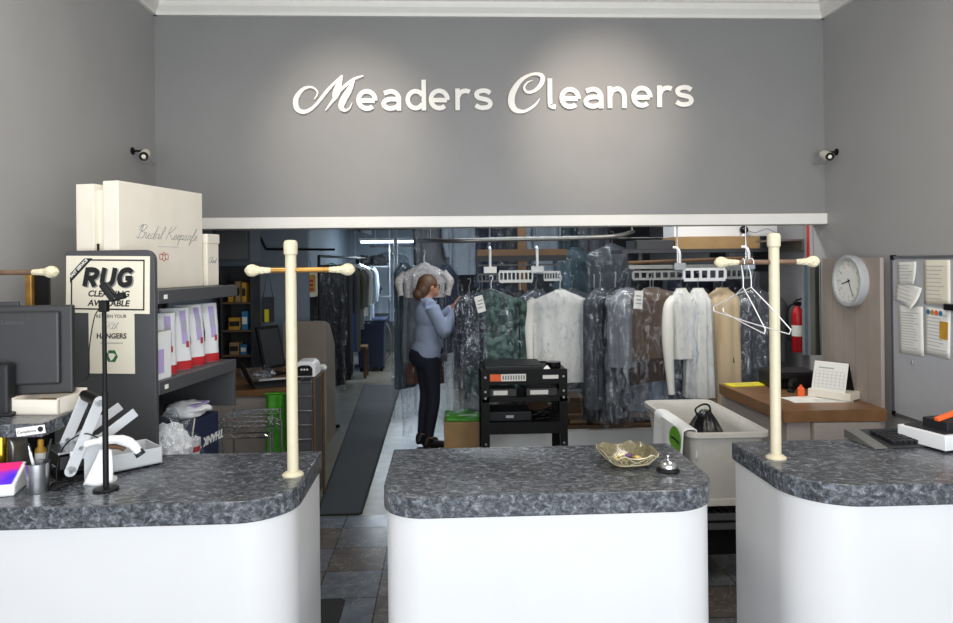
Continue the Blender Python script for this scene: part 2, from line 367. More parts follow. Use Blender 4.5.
# ================================================================== counters
def counter(name, label, x0, x1, rl, rr):
    c = thing(name, label, 'counter', ((x0+x1)/2, 2.26, 0)); h = (x1-x0)/2
    MB().prism(rrect(-h, h, -.255, .27, [rl, rr, 0, 0], 12), .065, T(0, 0, 1.005)).build('countertop', 'stone', c, smooth=40, bevel=.005)
    MB().prism(rrect(-h+.01, h-.01, -.247, .26, [max(rl-.015, 0), max(rr-.015, 0), 0, 0], 12), 1.005, T(0, 0, 0)).build('counter_body', 'white_laminate', c, smooth=40)
    return c
counter('service_counter', 'left white service counter with grey marbled top, holding the garment press', XL+.002, -.453, 0, .17)
counter('service_counter', 'middle white service counter with grey marbled top, holding the bell', -.195, .824, .13, .16)
counter('service_counter', 'right white service counter with grey marbled top, holding the keyboard', 1.06, XR-.002, .2, 0)
CT = 1.07
# hanging poles on the counters
def hang_pole(label, x, y, ztop, zbar, xl, xr, barm, rp=.0175):
    r = thing('hanging_pole', label, 'garment pole', (x, y, CT))
    h = ztop-CT
    MB().lathe([(rp, .006), (rp, h-.05), (rp+.004, h-.045), (rp+.005, h-.012), (rp+.001, h-.002), (rp*.6, h)]).build('pole', 'ivory', r, smooth=35)
    MB().lathe([(.034, 0), (.034, .004), (.024, .012), (rp, .014)]).build('base_flange', 'ivory', r, smooth=35)
    b = zbar-CT
    MB().cyl((xl-x, 0, b), (xr-x, 0, b), .0085, n=12).build('crossbar', barm, r, smooth=40)
    for s, e in ((-1, xl-x), (1, xr-x)):
        M = Matrix.Rotation(s*PI/2, 4, 'Y')
        pr = [(.009, -.075), (.011, -.06), (.0125, -.05), (.0115, -.045), (.014, -.035), (.013, -.03), (.017, -.02), (.023, -.008), (.024, .004), (.02, .014), (.011, .022), (.004, .026)]
        MB().lathe([(q*.84, zq*.9) for q, zq in pr], (e, 0, b), 14, M).build('wrapped_finial', 'ivory_wrap', r, smooth=50)
    return r
a = P(293, 475, Z=CT); za = P(291, 240, Y=a.y).z; zb = P(300, 270, Y=a.y).z
hang_pole('ivory hanging pole with brass crossbar on the end of the left counter', a.x, a.y, za, zb, P(252, 270, Y=a.y).x, P(348, 270, Y=a.y).x, 'brass_bar')
a2 = P(776, 458, Z=CT); za2 = P(776, 233, Y=a2.y).z; zb2 = P(776, 262, Y=a2.y).z
hang_pole('ivory hanging pole with brown crossbar on the end of the right counter', a2.x, a2.y, za2, zb2, P(721, 263, Y=a2.y).x, P(813, 263, Y=a2.y).x, 'brown_bar')
y3 = 2.3; q = P(50, 272, Y=y3)
hang_pole('ivory hanging pole at the left wall, its brown crossbar reaching into view', -1.66, y3, za, q.z, -1.78, q.x+.005, 'brown_bar')
# wire hangers on the right crossbar
def wire_hanger(label, x, y, zbar, rz, w=.2, tilt=0, name='wire_hanger', group=None, m='white_plastic'):
    r = thing(name, label, 'hanger', (x, y, zbar), rz, group)
    t = .0018; hk = [(.0, 0, -.085), (.0, 0, -.06), (.004, 0, -.035), (.0125, 0, -.018), (.014, 0, .002), (.006, 0, .0115), (-.004, 0, .0122), (-.0125, 0, .006), (-.0135, 0, -.006)]
    MB().tube(curve(hk, 5), t, 6).build('hook', m, r, smooth=60)
    c, s_ = math.cos(tilt), math.sin(tilt)
    pts = [(0, 0, -.085), (w*.5, 0, -.135), (w, 0, -.19), (w*.97, 0, -.205), (0, 0, -.207), (-w*.97, 0, -.205), (-w, 0, -.19), (-w*.5, 0, -.135)]
    pts = [(p[0]*c-(p[2]+.085)*s_, p[1], p[0]*s_+(p[2]+.085)*c-.085) for p in pts]
    MB().tube(pts, t, 6, closed=True).build('shoulder_wire', m, r)
    return r
wire_hanger('white wire hanger on the right crossbar, nearer the finial', P(743, 263, Y=a2.y).x, a2.y, zb2, R(86), .2, R(6))
wire_hanger('white wire hanger on the right crossbar, nearer the pole', P(751, 263, Y=a2.y).x, a2.y, zb2, R(104), .2, R(7))
# ================================================================== wall sign
sign = thing('wall_sign', 'raised white shop sign lettering on the grey wall above the opening', 'sign', P(493, 112, Y=YB))
def px_frame(px, py, Y, k):     # local unit = one photo pixel, measured on the wall
    o = P(px, py, Y=Y); s_ = (P(px+100, py, Y=Y)-o)/100; t = (P(px, py-100, Y=Y)-o)/100
    return frame(o, s_, Vector((0, 0, 1))) @ Matrix.Diagonal((s_.length, t.length, 1, 1)), s_.length
Ys = YB-.004
def swash(strokes, x0, y0, sc, name):
    mb = MB()
    for st in strokes:
        M0, u = px_frame(x0, y0, Ys, 1)
        mb.ribbon([(x/sc, -y/sc, w*1.3/sc) for x, y, w in st], M0, .018+.0007*strokes.index(st))
    mb.build(name, 'sign_white', sign, w=1)
swash([[(148, 152, 3), (163, 122, 6), (138, 99, 7), (100, 108, 11), (70, 148, 17), (74, 192, 17), (108, 205, 13), (152, 178, 10), (210, 108, 11), (270, 47, 5)],
       [(270, 47, 4), (256, 85, 19), (243, 125, 24), (236, 150, 12), (232, 158, 2)],
       [(196, 200, 3), (226, 160, 9), (262, 112, 10), (318, 66, 10), (362, 50, 4)],
       [(322, 68, 6), (300, 110, 19), (274, 155, 22), (264, 185, 18), (280, 200, 10), (300, 190, 5), (312, 166, 2)]], 280, 65, 4.33, 'letter')
swash([[(212, 148, 2), (188, 178, 8), (145, 203, 10), (105, 196, 18), (89, 162, 22), (99, 115, 20), (135, 66, 13), (185, 42, 9), (222, 50, 14), (220, 82, 15), (190, 114, 11), (158, 120, 9), (145, 100, 7), (160, 78, 5), (182, 70, 2)]], 490, 65, 4.33, 'letter')
def arc(cx, cy, rx, ry, a0, a1, n=14): return [(cx+rx*math.cos(R(a0+(a1-a0)*i/n)), cy+ry*math.sin(R(a0+(a1-a0)*i/n))) for i in range(n+1)]
LET = {
 'e': [[(-.33, .47), (.36, .47)], arc(0, .5, .38, .40, -4, 312, 24)],
 'a': [[(-.32, .8)]+arc(.0, .52, .36, .37, 110, 20, 6)+[(.36, .55), (.36, 0)], [(.36, .52), (.05, .53)]+arc(-.03, .31, .31, .21, 95, 270, 8)+[(.12, .12), (.36, .22)]],
 'd': [arc(-.02, .5, .36, .39, 30, 330, 18), [(.36, 0), (.36, 1.42)]],
 'r': [[(-.22, 0), (-.22, 1)], [(-.2, .62), (-.12, .78), (.02, .87), (.2, .89), (.34, .84)]],
 's': [[(.32, .78), (.16, .88), (-.06, .89), (-.26, .82), (-.31, .7), (-.22, .57), (0, .51), (.22, .45), (.33, .3), (.24, .15), (.02, .1), (-.18, .12), (-.36, .22)]],
 'l': [[(-.1, 1.42), (-.1, .3), (-.03, .15), (.16, .11)]],
 'n': [[(-.33, 0), (-.33, 1)], [(-.33, .55), (-.22, .78), (0, .89), (.22, .8), (.33, .56), (.33, 0)]],
}
def letters(s, px0, py0, px1, py1):
    n = len(s)
    for i, ch in enumerate(s):
        t = i/(n-1); M0, u = px_frame(px0[i], py0+(py1-py0)*t, Ys, 1); mb = MB(); k = 21.5
        for st in LET[ch]:
            mb.ribbon([(x*k*1.0, y*k, 4.5) for x, y in st], M0, .018+.0007*LET[ch].index(st), sub=3 if len(st) > 2 else 1)
        mb.build('letter', 'sign_white', sign, w=1)
sx = lambda xs, x0: [x0+x/4.33 for x in xs]
letters('eaders', sx([378, 482, 590, 690, 790, 880], 280), 111.3, sx([0], 0), 110.5)
letters('leaners', sx([268, 345, 445, 548, 655, 752, 838], 490), 109.8, sx([0], 0), 107.2)
# ================================================================== security cameras
def security_camera(label, px, py, X, s, wy, aim):
    w = P(px, py, X=X); c = thing('security_camera', label, 'camera', w)
    MB().lathe([(.022, 0), (.022, .008), (.012, .014)], (0, 0, 0), 16, Matrix.Rotation(s*PI/2, 4, 'Y')).build('wall_mount', 'black', c, smooth=40)
    e = Vector((s*.075, 0, 0)); MB().tube([(0, 0, 0), (s*.05, 0, 0), e], .006, 8).build('arm', 'black', c, smooth=40)
    d = Vector(aim).normalized(); q = Vector((0, 0, 1)).rotation_difference(d).to_matrix().to_4x4(); o = e-d*.035-Vector((0, 0, .02))
    MB().lathe([(.018, -.01), (.027, 0), (.029, .09), (.027, .105)], o, 20, q).build('housing', 'cream_box', c, smooth=40)
    MB().lathe([(.028, .1), (.025, .112), (.02, .106), (.004, .104)], o, 20, q).build('lens', 'black_gloss', c, smooth=40)
    MB().tube(curve([o-d*.01, o+Vector((0, .05, -.03)), o+Vector((s*.01, .10, -.05)), Vector((0, .12, -.05))]), .003, 6).build('cable', 'grey_ink', c)
    return c
security_camera('small white security camera on a black arm on the left wall', 132, 151, XL, 1, .0, (.3, -1, -.35))
security_camera('small white security camera on a black arm on the right wall', 837, 152, XR, -1, .0, (-.15, -1, -.3))
# ================================================================== grey shelf unit on the left, turned a little into the room
SH = thing('shelf_unit', 'dark grey metal shelf unit standing behind the left counter', 'shelf', (-1.197, 2.9, 0), R(-9.7))
MB().prism(rrect(-.40, 0, 0, 1.815, [0, 0, .045, .015]), .022, frame((0, .022, 0), (1, 0, 0), (0, 0, 1))).build('end_panel', 'shelf_grey', SH, bevel=.002)
MB().box(-.4, -.0, .68, .70, 1.03, 1.215).build('end_panel', 'shelf_grey', SH)
for x in (-.4, ): MB().box(x, x+.025, .70, .72, 0, 1.64).build('post', 'shelf_grey', SH)
MB().box(-.4, -.388, .022, .70, 0, 1.63).build('back_panel', 'shelf_dark', SH)
for z, ye in ((1.644, .72), (1.265, .70), (.80, .56)):
    s = MB().box(-.388, 0, .022, ye, z-.012, z).build('shelf', 'shelf_grey', SH)
    MB().box(-.018, .004, .022, ye, z-.055, z+.001).build('front_lip', 'shelf_grey', s, bevel=.002)
    MB().box(.004, .0055, .06, .085, z-.036, z-.018).build('price_label', 'paper', s)
SHM = mw(SH)
def on_shelf(name, label, cat, x, y, z, rz=0, group=None): return thing(name, label, cat, SHM @ Vector((x, y, z)), SH.rotation_euler.z+rz, group)
# keepsake boxes
CUR = {  # plain joined-up handwriting strokes
 'B': [[(.1, .55), (.3, .95), (.2, 0)], [(.0, .8), (.3, 1), (.6, .92), (.5, .62), (.25, .52), (.6, .4), (.55, .08), (.2, .02), (.05, .1)]],
 'K': [[(.25, 1), (.18, .5), (.1, 0)], [(.65, 1), (.4, .6), (.2, .5), (.4, .3), (.6, .02), (.75, .05)]],
 'C': [[(.6, .85), (.45, 1), (.2, .8), (.1, .35), (.25, 0), (.55, .1)]],
 'r': [[(0, 0), (.12, .4), (.2, .36), (.22, .1), (.35, 0)]], 'i': [[(0, 0), (.12, .4), (.1, .05), (.25, 0)]],
 'd': [[(.3, .35), (.1, .35), (.05, .05), (.25, .1), (.42, .95), (.32, .05), (.45, 0)]],
 'a': [[(.3, .35), (.1, .35), (.05, .05), (.25, .1), (.32, .36), (.3, .05), (.42, 0)]],
 'l': [[(0, 0), (.25, .6), (.22, .95), (.12, .6), (.12, .1), (.25, 0)]],
 'e': [[(0, .1), (.25, .25), (.18, .4), (.06, .2), (.14, 0), (.32, .1)]],
 'p': [[(.05, .4), (-.02, -.4), (.08, .25), (.25, .38), (.28, .1), (.1, .02), (.4, .05)]],
 's': [[(0, 0), (.15, .4), (.25, .15), (.12, 0), (.35, .05)]],
 'f': [[(0, 0), (.25, .6), (.25, .95), (.1, .4), (-.02, -.4), (.1, -.1), (.3, .05)]],
 'h': [[(0, 0), (.2, .7), (.2, .95), (.1, .5), (.05, 0), (.2, .38), (.28, .1), (.4, 0)]], 't': [[(0, 0), (.15, .8), (.08, .1), (.25, 0)], [(0, .6), (.3, .65)]]}
def handwriting(s, M, h, m, parent, w=.05, name='lettering'):
    mb = MB(); x = 0
    for ch in s:
        if ch == ' ': x += .35; continue
        for st in CUR[ch]: mb.ribbon([((x+a*1.35+b*.5), b, w) for a, b in st], M @ Matrix.Scale(h, 4) @ Matrix.Diagonal((1, 1, 1/h, 1)), .0008, sub=4)
        x += max(a for st in CUR[ch] for a, b in st)*1.22
    mb.build(name, m, parent); return x*h
bx = on_shelf('keepsake_box', 'large cream keepsake box with script lettering, on top of the grey shelf', 'box', -.178, .03, 1.6445, R(-5))
MB().box(-.213, -.125, .006, .58, 0, .455).build('box_base', 'cream_box', bx, bevel=.003)
MB().box(-.125, -.075, .035, .53, .006, .43).build('box_insert', 'cream_paper', bx)
MB().box(-.075, 0, 0, .59, 0, .464).build('box_lid', 'cream_box', bx, bevel=.003)
MB().box(-.11, -.104, .004, .013, .13, .2).build('ribbon_tab', 'ink', bx)
handwriting('Bridal Keepsafe', frame((0, .10, .225), (0, 1, 0), (0, 0, 1)) , .062, 'grey_ink', bx, .035)
e = MB(); fr = frame((.0004, .29, .145), (0, 1, 0), (0, 0, 1))
for sg in (-1, 1):
    e.ribbon([(x*.03*sg, y*.03, .003) for x, y in ((0, .7), (.35, .45), (.3, .25), (.9, .45), (1, 0), (.9, -.45), (.3, -.25), (.35, -.45), (0, -.7))], fr, .0006, sub=3)
e.ribbon([(x*.012, y*.012, .0025) for x, y in ((-.8, -1), (-.5, 1), (.5, .2), (.8, 1), (.6, -1))], fr, .0006, sub=3)
e.build('emblem', 'red_ink', bx); MB().box(.0002, .001, .25, .4, .19, .192).build('printed_rule', 'faint_ink', bx)
b2 = on_shelf('keepsake_box', 'smaller cream keepsake box behind the large one, at the far end of the shelf', 'box', -.112, .635, 1.6445, R(-5))
MB().box(-.2, 0, 0, .1, 0, .235).build('box_base', 'cream_box', b2, bevel=.003)
MB().box(-.204, .004, -.004, .104, .215, .262).build('box_lid', 'cream_box', b2, bevel=.003)
handwriting('Chest', frame((.0, .004, .115), (0, 1, 0), (0, 0, 1)), .03, 'grey_ink', b2, .05)
# white packaged bags on the middle shelf
def shelf_bag(label, y, hgt, w, seed, rz):
    r = on_shelf('packaged_bag', label, 'bag', -.035, y, 1.265, rz, 'white packages with lilac labels on the shelf'); r.location += SHM.to_3x3() @ Vector((-.06, 0, 0)); random.seed(seed); d = .12
    def fn(u, v, g=0):
        a = 2*PI*u; c, s = math.cos(a), math.sin(a); tp = (1-.75*max(0, (v-.45)/.55)**1.3); th = d*.5*tp+.004
        x = -d*.5+math.copysign(abs(c)**.55, c)*th; yy = math.copysign(abs(s)**.45, s)*w/2*(1-.05*math.sin(v*3))
        k = .006*noise.noise(Vector((x*25+seed, yy*25, v*6))); return Vector((x+k+g*c, yy+g*s, v*hgt))
    m = MB().grid(fn, 36, 14, True); n = len(m.v); m.f += [list(range(36)), list(range(n-36, n))]; m.mi += [0, 0]; m.build('bag', 'white_plastic', r, smooth=60)
    MB().grid(lambda u, v: fn(u, v*.14, .0015)+Vector((0, 0, .001)), 36, 4, True).build('red_band', 'red', r, smooth=60)
    def lab(u, v): return fn(.006+.05*u, .42+.53*v, .002)+Vector((.0015, 0, 0))
    MB().grid(lab, 6, 12).build('lilac_label', 'lilac', r, smooth=60)
    MB().grid(lambda u, v: fn(-.02+.013*u, .36+.46*v, .002)+Vector((.001, 0, 0)), 3, 8).build('black_stripe', 'ink', r, smooth=60)
    MB().grid(lambda u, v: fn(.03+.035*u, .36+.1*v, .0035)+Vector((.0015, 0, 0)), 4, 3).build('red_mark', 'red_ink', r, smooth=60)
    MB().grid(lambda u, v: fn(.014+.03*u, .6+.2*v, .003)+Vector((.0012, 0, 0)), 5, 6).build('printed_text', 'faint_ink', r, smooth=60)
for k, (y, h_, lb) in enumerate(((.20, .27, 'white package with lilac label, nearest of the four tall shelf packages'), (.335, .285, 'white package with lilac label, second of the four tall ones from the front'),
        (.465, .292, 'white package with lilac label, third of the four tall ones from the front'), (.60, .29, 'white package with lilac label, farthest and squarest on the shelf'))):
    shelf_bag(lb, y, h_, .14, k+3, R((-48, -40, -34, -38)[k]))
r = on_shelf('packaged_bag', 'short white box with lilac label at the near end of the middle shelf', 'box', -.015, .085, 1.265)
MB().box(-.2, 0, -.065, .06, 0, .2).build('box', 'white_plastic', r, bevel=.006); MB().box(0, .0015, -.05, .0, .03, .13).build('lilac_label', 'lilac', r); MB().box(-.2, .001, -.066, .061, .197, .203).build('top_flap', 'paper', r)
# lower shelf
r = tag(MB().blob(SHM @ Vector((-.05, .165, .935)), (.13, .105, .16), 3, .35, 3.5, 40, .8).build('plastic_bag', 'film_dense', smooth=80), 'crumpled white plastic bag on the lowest shelf, near the counter', 'bag')
MB().blob(SHM @ Vector((-.05, .165, .93)), (.1, .08, .13), 5, .3, 3.5, 30, .805).build('wrapped_contents', 'white_plastic', r, w=0).location = -r.location
r = on_shelf('thank_you_box', 'navy blue box with upside-down white thank-you lettering on the lowest shelf', 'box', -.03, .445, .80)
MB().box(-.25, 0, -.10, .13, 0, .225).build('box', 'navy', r, bevel=.003)
text('THANK YOU', .055, 'white_plastic', r, frame((.001, .015, .11), (0, -1, 0), (0, 0, -1)), bold=.002, shear=.2)
text('THANK YOU', .05, 'white_plastic', r, frame((-.12, -.101, .1), (-1, 0, 0), (0, 0, -1)), bold=.002)
r = on_shelf('folded_package', 'lilac and white plastic package lying on the navy box', 'package', -.12, .44, 1.025)
MB().blob((0, 0, .036), (.1, .11, .04), 8, .3, 3, 24, 0).build('wrap', 'white_plastic', r, smooth=70); MB().box(.04, .085, -.06, .06, .06, .068).build('lilac_label', 'lilac', r)
r = on_shelf('black_bottle', 'black spray bottle standing on the lowest shelf behind the white bag', 'bottle', -.27, .36, .80)
MB().lathe([(.036, 0), (.038, .02), (.038, .16), (.015, .2), (.014, .23)], n=18).build('bottle', 'black', r, smooth=40); MB().box(-.014, .05, -.012, .012, .23, .265).build('spray_head', 'charcoal', r, bevel=.004)
r = on_shelf('drink_cup', 'pale paper cup with a straw on the lowest shelf before the navy box', 'cup', -.02, .31, .80)
MB().lathe([(.028, 0), (.036, .15), (.038, .152), (.038, .158), (.03, .16)], n=18).build('cup', 'white_plastic', r, smooth=40); MB().lathe([(.0345, .10), (.0365, .125)], n=18).build('red_band', 'red', r); MB().cyl((0, 0, .155), (.015, 0, .25), .003, n=8).build('straw', 'cream_paper', r)
# notices on the end panel
def wpanel(x, z, off=.0015): return SHM @ Vector((x, -off, z))
def poster(name, label, cat, o, xd, yd, w, h, m, t=.0015):
    xd = Vector(xd).normalized(); yd = Vector(yd).normalized(); r = thing(name, label, cat, o, 0)
    fr = frame((0, 0, 0), xd, yd); MB().prism([(-w/2, -h/2), (w/2, -h/2), (w/2, h/2), (-w/2, h/2)], t, fr).build('sheet', m, r); return r, fr @ T(0, 0, t)
e_ = Vector((math.cos(R(-9.7)), math.sin(R(-9.7)), 0)); zz = Vector((0, 0, 1))
rug, fr = poster('rug_sign', 'cream sign with bold RUG lettering taped to the end of the shelf', 'sign', wpanel(-.207, 1.672), e_*math.cos(R(1))-zz*math.sin(R(1)), zz*math.cos(R(1))+e_*math.sin(R(1)), .375, .238, 'cream_paper')
k = MB(); B = .165; C = .105
for (x0, x1, y0, y1) in ((-B+.06, B, C-.006, C), (-B, B, -C, -C+.006), (-B, -B+.006, -C, C-.06), (B-.006, B, -C, C)): k.prism([(x0, y0), (x1, y0), (x1, y1), (x0, y1)], .0008, fr)
k.build('printed_border', 'ink', rug)
MB().prism([(-B-.004, C-.1), (-B-.004, C-.062), (-B+.06, C+.004), (-B+.098, C+.004)], .0008, fr).build('corner_banner', 'ink', rug)
text('FAST SERVICE', .017, 'paper', rug, fr @ T(-B+.036, C-.038, .0012) @ Matrix.Rotation(R(45), 4, 'Z'), bold=.0006)
def block_letters(Mx, h, w, m, name, zo):
    L3 = {'R': [[(.1, 0), (.1, 1)], [(.1, .89), (.42, .89), (.62, .82), (.68, .68), (.6, .52), (.42, .45), (.1, .45)], [(.36, .45), (.68, 0)]],
          'U': [[(.1, 1), (.1, .34), (.2, .14), (.4, .1), (.6, .14), (.7, .34), (.7, 1)]],
          'G': [[(.74, .76), (.6, .88), (.42, .9), (.2, .8), (.1, .5), (.2, .2), (.42, .1), (.62, .14), (.72, .22), (.72, .44)], [(.44, .46), (.82, .46)]]}
    for i, ch in enumerate('RUG'):
        mb = MB(); 
        for j, st in enumerate(L3[ch]): mb.ribbon([((x+i*.96+.2*y)*h, y*h, w) for x, y in st], Mx, .0006+zo+.0002*j, sub=4 if len(st) > 2 else 1)
        mb.build(name, m, rug)
block_letters(fr @ T(-.105, -.012, 0), .078, .021, 'grey_ink', 'letter_shadow', 0); block_letters(fr @ T(-.111, -.008, 0), .078, .021, 'ink', 'letter', .0008)
text('CLEANING', .035, 'ink', rug, fr @ T(.004, -.039, .0), bold=.0009, shear=.2, sx=1.08); text('AVAILABLE', .035, 'ink', rug, fr @ T(.004, -.078, .0), bold=.0009, shear=.2, sx=1.08)
hg, fr = poster('hanger_notice', 'cream paper notice about returning hangers, below the rug sign', 'sign', wpanel(-.192, 1.44), e_, zz, .205, .275, 'cream_paper', .001)
text('RETURN YOUR', .02, 'ink', hg, fr @ T(0, .10, 0)); text('HANGERS', .03, 'ink', hg, fr @ T(0, .018, 0), bold=.0008)
handwriting('CKth', fr @ T(-.05, .048, 0), .03, 'faint_ink', hg, .05)
MB().prism([(-.05, -.012), (.05, -.012), (.05, -.009), (-.05, -.009)], .0006, fr).build('printed_rule', 'grey_ink', hg)
q = MB()
for i in range(3):
    Mx = fr @ T(0, -.065, 0) @ Matrix.Rotation(i*2*PI/3, 4, 'Z')
    q.prism([(-.008, .012), (.008, .012), (.02, -.008+.012), (.026, .0), (.014, .025), (-.012, .025), (-.017, .017)], .0006, Mx)
q.build('recycling_symbol', 'green_ink', hg)
# ================================================================== things on the left counter
# raised stone shelf on brass posts
rs = thing('counter_riser', 'raised grey marbled shelf on brass posts at the back of the left counter', 'shelf', (-1.55, 2.36, CT))
MB().box(-.29, .29, -.15, .13, .148, .19).build('riser_top', 'stone', rs, bevel=.004)
for x, y in ((.135, -.10), (.25, .09), (-.25, -.10), (-.25, .09)): MB().lathe([(.0165, 0), (.0165, .148)], (x, y, 0), 20).build('brass_post', 'brass', rs, smooth=40)
ZR = CT+.19
# computer monitor seen from behind
m0 = P(62, 303, Y=2.36); mL = -1.842
mon = thing('computer_monitor', 'dark grey computer screen seen from behind on the raised shelf', 'monitor', (-1.60, 2.4, ZR), R(6))
wR = m0.x+1.60
MB().box(-.225, wR, -.012, .018, .055, m0.z-ZR-.01).build('screen_panel', 'monitor_grey', mon, bevel=.006)
MB().box(-.225, wR-.035, -.03, -.011, .09, m0.z-ZR-.03).build('back_cover', 'monitor_grey', mon, bevel=.008)
MB().box(.07, .15, -.002, .012, m0.z-ZR-.012, m0.z-ZR+.004).build('webcam_hump', 'monitor_grey', mon, bevel=.003)
MB().box(-.03, .155, -.085, -.028, .0, .17).build('stand', 'charcoal', mon, bevel=.01)
MB().box(-.05, .17, -.1, .06, 0, .012).build('stand_foot', 'charcoal', mon, bevel=.004)
text('Lenovo', .024, 'shelf_grey', mon, frame((.145, -.0305, m0.z-ZR-.065), (1, 0, 0), (0, 0, 1)))
# white paper tray beside the screen
tr = thing('paper_tray', 'cream open paper tray on the raised shelf beside the screen', 'tray', (-1.335, 2.415, ZR), R(-8)); MB().box(-.1, .07, -.075, .07, 0, .004).build('tray_base', 'cream_box', tr)
for b in ((-.1, .07, -.075, -.069, .0, .05), (-.1, .07, .064, .07, 0, .065), (.064, .07, -.075, .07, 0, .055), (-.1, -.094, -.075, .07, 0, .055)): MB().box(*b).build('tray_side', 'cream_box', tr)
MB().box(-.088, .06, -.064, .06, .004, .03).build('paper_stack', 'cardboard', tr)
c, fr = poster('name_card', 'white card with printed lettering and a round crest, leaning on the riser edge', 'card', (P(30, 431, Y=2.205).x, 2.2095, P(30, 431, Y=2.205).z), Vector((1, 0, .12)), Vector((-.12, 0, 1)), .088, .026, 'paper', .001)
text('Compliance', .012, 'ink', c, fr @ T(-.012, -.001, 0)); MB().lathe([(.0085, 0), (.0085, .0006)], (0, 0, 0), 16, fr @ T(.03, .001, 0)).build('crest', 'ink', c)
# payment tablet
tb = thing('payment_tablet', 'white payment tablet with a purple lit screen at the counter front', 'tablet', P(-15, 499, Z=CT), R(14))
MB().prism([(0, 0), (.115, 0), (.115, .075), (0, .032)], .15, frame((-.075, 0, 0), (0, 1, 0), (0, 0, 1))).build('terminal_body', 'white_plastic', tb, bevel=.006)
MB().obox((0, .055, .0555), (.132, .105, .004), rx=math.atan2(.043, .115)).build('screen', 'screen', tb)
sp = thing('desk_speaker', 'small grey desktop speaker under the raised shelf', 'speaker', (-1.445, 2.33, CT)); MB().prism(rrect(-.05, .05, 0, .14, [.01, .01, .045, .045]), .08, frame((0, .04, 0), (1, 0, 0), (0, 0, 1))).build('cabinet', 'rail_grey', sp, bevel=.006); MB().lathe([(.03, 0), (.03, .003), (.012, .004)], (0, -.041, .07), 18, Matrix.Rotation(PI/2, 4, 'X')).build('speaker_cone', 'charcoal', sp)
# pen cup
pc = P(38, 492, Z=CT); cup = thing('pen_cup', 'silver mesh pen cup on the left counter', 'pen holder', pc)
mb = MB().lathe([(.028, 0), (.029, .004), (.031, .088), (.0335, .09), (.030, .089), (.0275, .006)], n=24); mb.build('cup', 'steel', cup, smooth=40)
for lb, x, y, tx, ty, ml, L in (('black pen leaning left in the silver cup', -.012, .0, -.022, .01, 'black', .14), ('white pen leaning across the silver cup', .0, .01, -.018, -.01, 'white_plastic', .135), ('dark marker standing at the right of the silver cup', .012, .004, .018, .012, 'charcoal', .15)):
    a = Vector(pc)+Vector((x*.5, y*.5, .008)); d = Vector((tx, ty, .11)).normalized(); p = thing('pen', lb, 'pen', a, 0, 'pens in the silver cup')
    MB().cyl(d*.004, d*L*.86, .004, n=10).build('barrel', ml, p, smooth=40); MB().cyl(d*L*.86, d*L, .0044, .003, 10).build('cap', 'charcoal' if ml != 'white_plastic' else 'steel', p, smooth=40)
# small brown bottle beside the brass post
bt = thing('glue_bottle', 'small orange-capped bottle with white label behind the pen cup', 'bottle', P(41, 470, Z=CT)); MB().lathe([(.016, 0), (.017, .01), (.017, .07), (.009, .08), (.009, .1), (.006, .104)], n=16).build('bottle', 'yellow_dull', bt, smooth=40); MB().lathe([(.0175, .02), (.0175, .06)], n=16).build('label_band', 'paper', bt)
# garment tag press
pr = thing('tag_press', 'light grey hinged press with black handle bar on the left counter', 'press', P(76, 478, Z=CT), R(42))
B0 = MB().box(.05, .25, -.055, .10, .008, .014); B0.box(.05, .25, -.055, -.05, .008, .062); B0.box(.05, .25, .095, .10, .008, .062); B0.box(.245, .25, -.055, .10, .008, .062); B0.box(.05, .055, -.055, .10, .008, .062)
B0.build('tray', 'press_grey', pr, bevel=.0015)
for x, y in ((.065, -.04), (.235, -.04), (.235, .085), (.065, .085)): MB().cyl((x, y, 0), (x, y, .009), .008, n=10).build('foot', 'black', pr)
for y in (-.05, .10):
    MB().prism([(.01, .0), (.06, .0), (.075, .06), (.11, .085), (.095, .105), (.03, .11), (-.03, .10), (-.03, .085), (.01, .07)], .006, frame((0, y, 0), (1, 0, 0), (0, 0, 1))).build('side_plate', 'press_grey', pr, bevel=.001)
    p_, q_ = Vector((-.03, y-.008, .04)), Vector((.055, y-.008, .245)); a = MB().bar(p_, q_, .006, .034, (1, 0, 0))
    for e in (p_, q_): a.cyl(e+Vector((0, -.003, 0)), e+Vector((0, .003, 0)), .017, n=18)
    lv = a.build('lever_arm', 'press_grey', pr, bevel=.001)
    for e in (p_, q_, p_.lerp(q_, .33)): MB().cyl(e+Vector((0, -.0065, 0)), e+Vector((0, -.003, 0)), .0065, n=8).build('bolt', 'steel', lv)
    for e in ((.05, y-.004, .06),): MB().cyl(e, (e[0], e[1]+.004, e[2]), .008, n=8).build('bolt', 'steel', pr)
    MB().bar((.03, y+.012, .10), (.17, y+.012, .19), .006, .03, (1, 0, 0)).build('link_arm', 'press_grey', pr, bevel=.001)
MB().cyl((.055, -.055, .245), (.055, .10, .245), .018, n=18).build('handle_bar', 'black', pr, smooth=40)
MB().box(-.055, .05, -.045, .095, .045, .085).build('heating_block', 'charcoal', pr, bevel=.003); MB().box(-.06, .06, -.045, .095, .092, .1).build('heat_shield', 'steel', pr, bevel=.002)
MB().box(-.05, .045, -.045, .095, .0, .02).build('press_base', 'black', pr)
MB().box(-.01, .06, .0, .05, .02, .045).build('press_core', 'charcoal', pr)
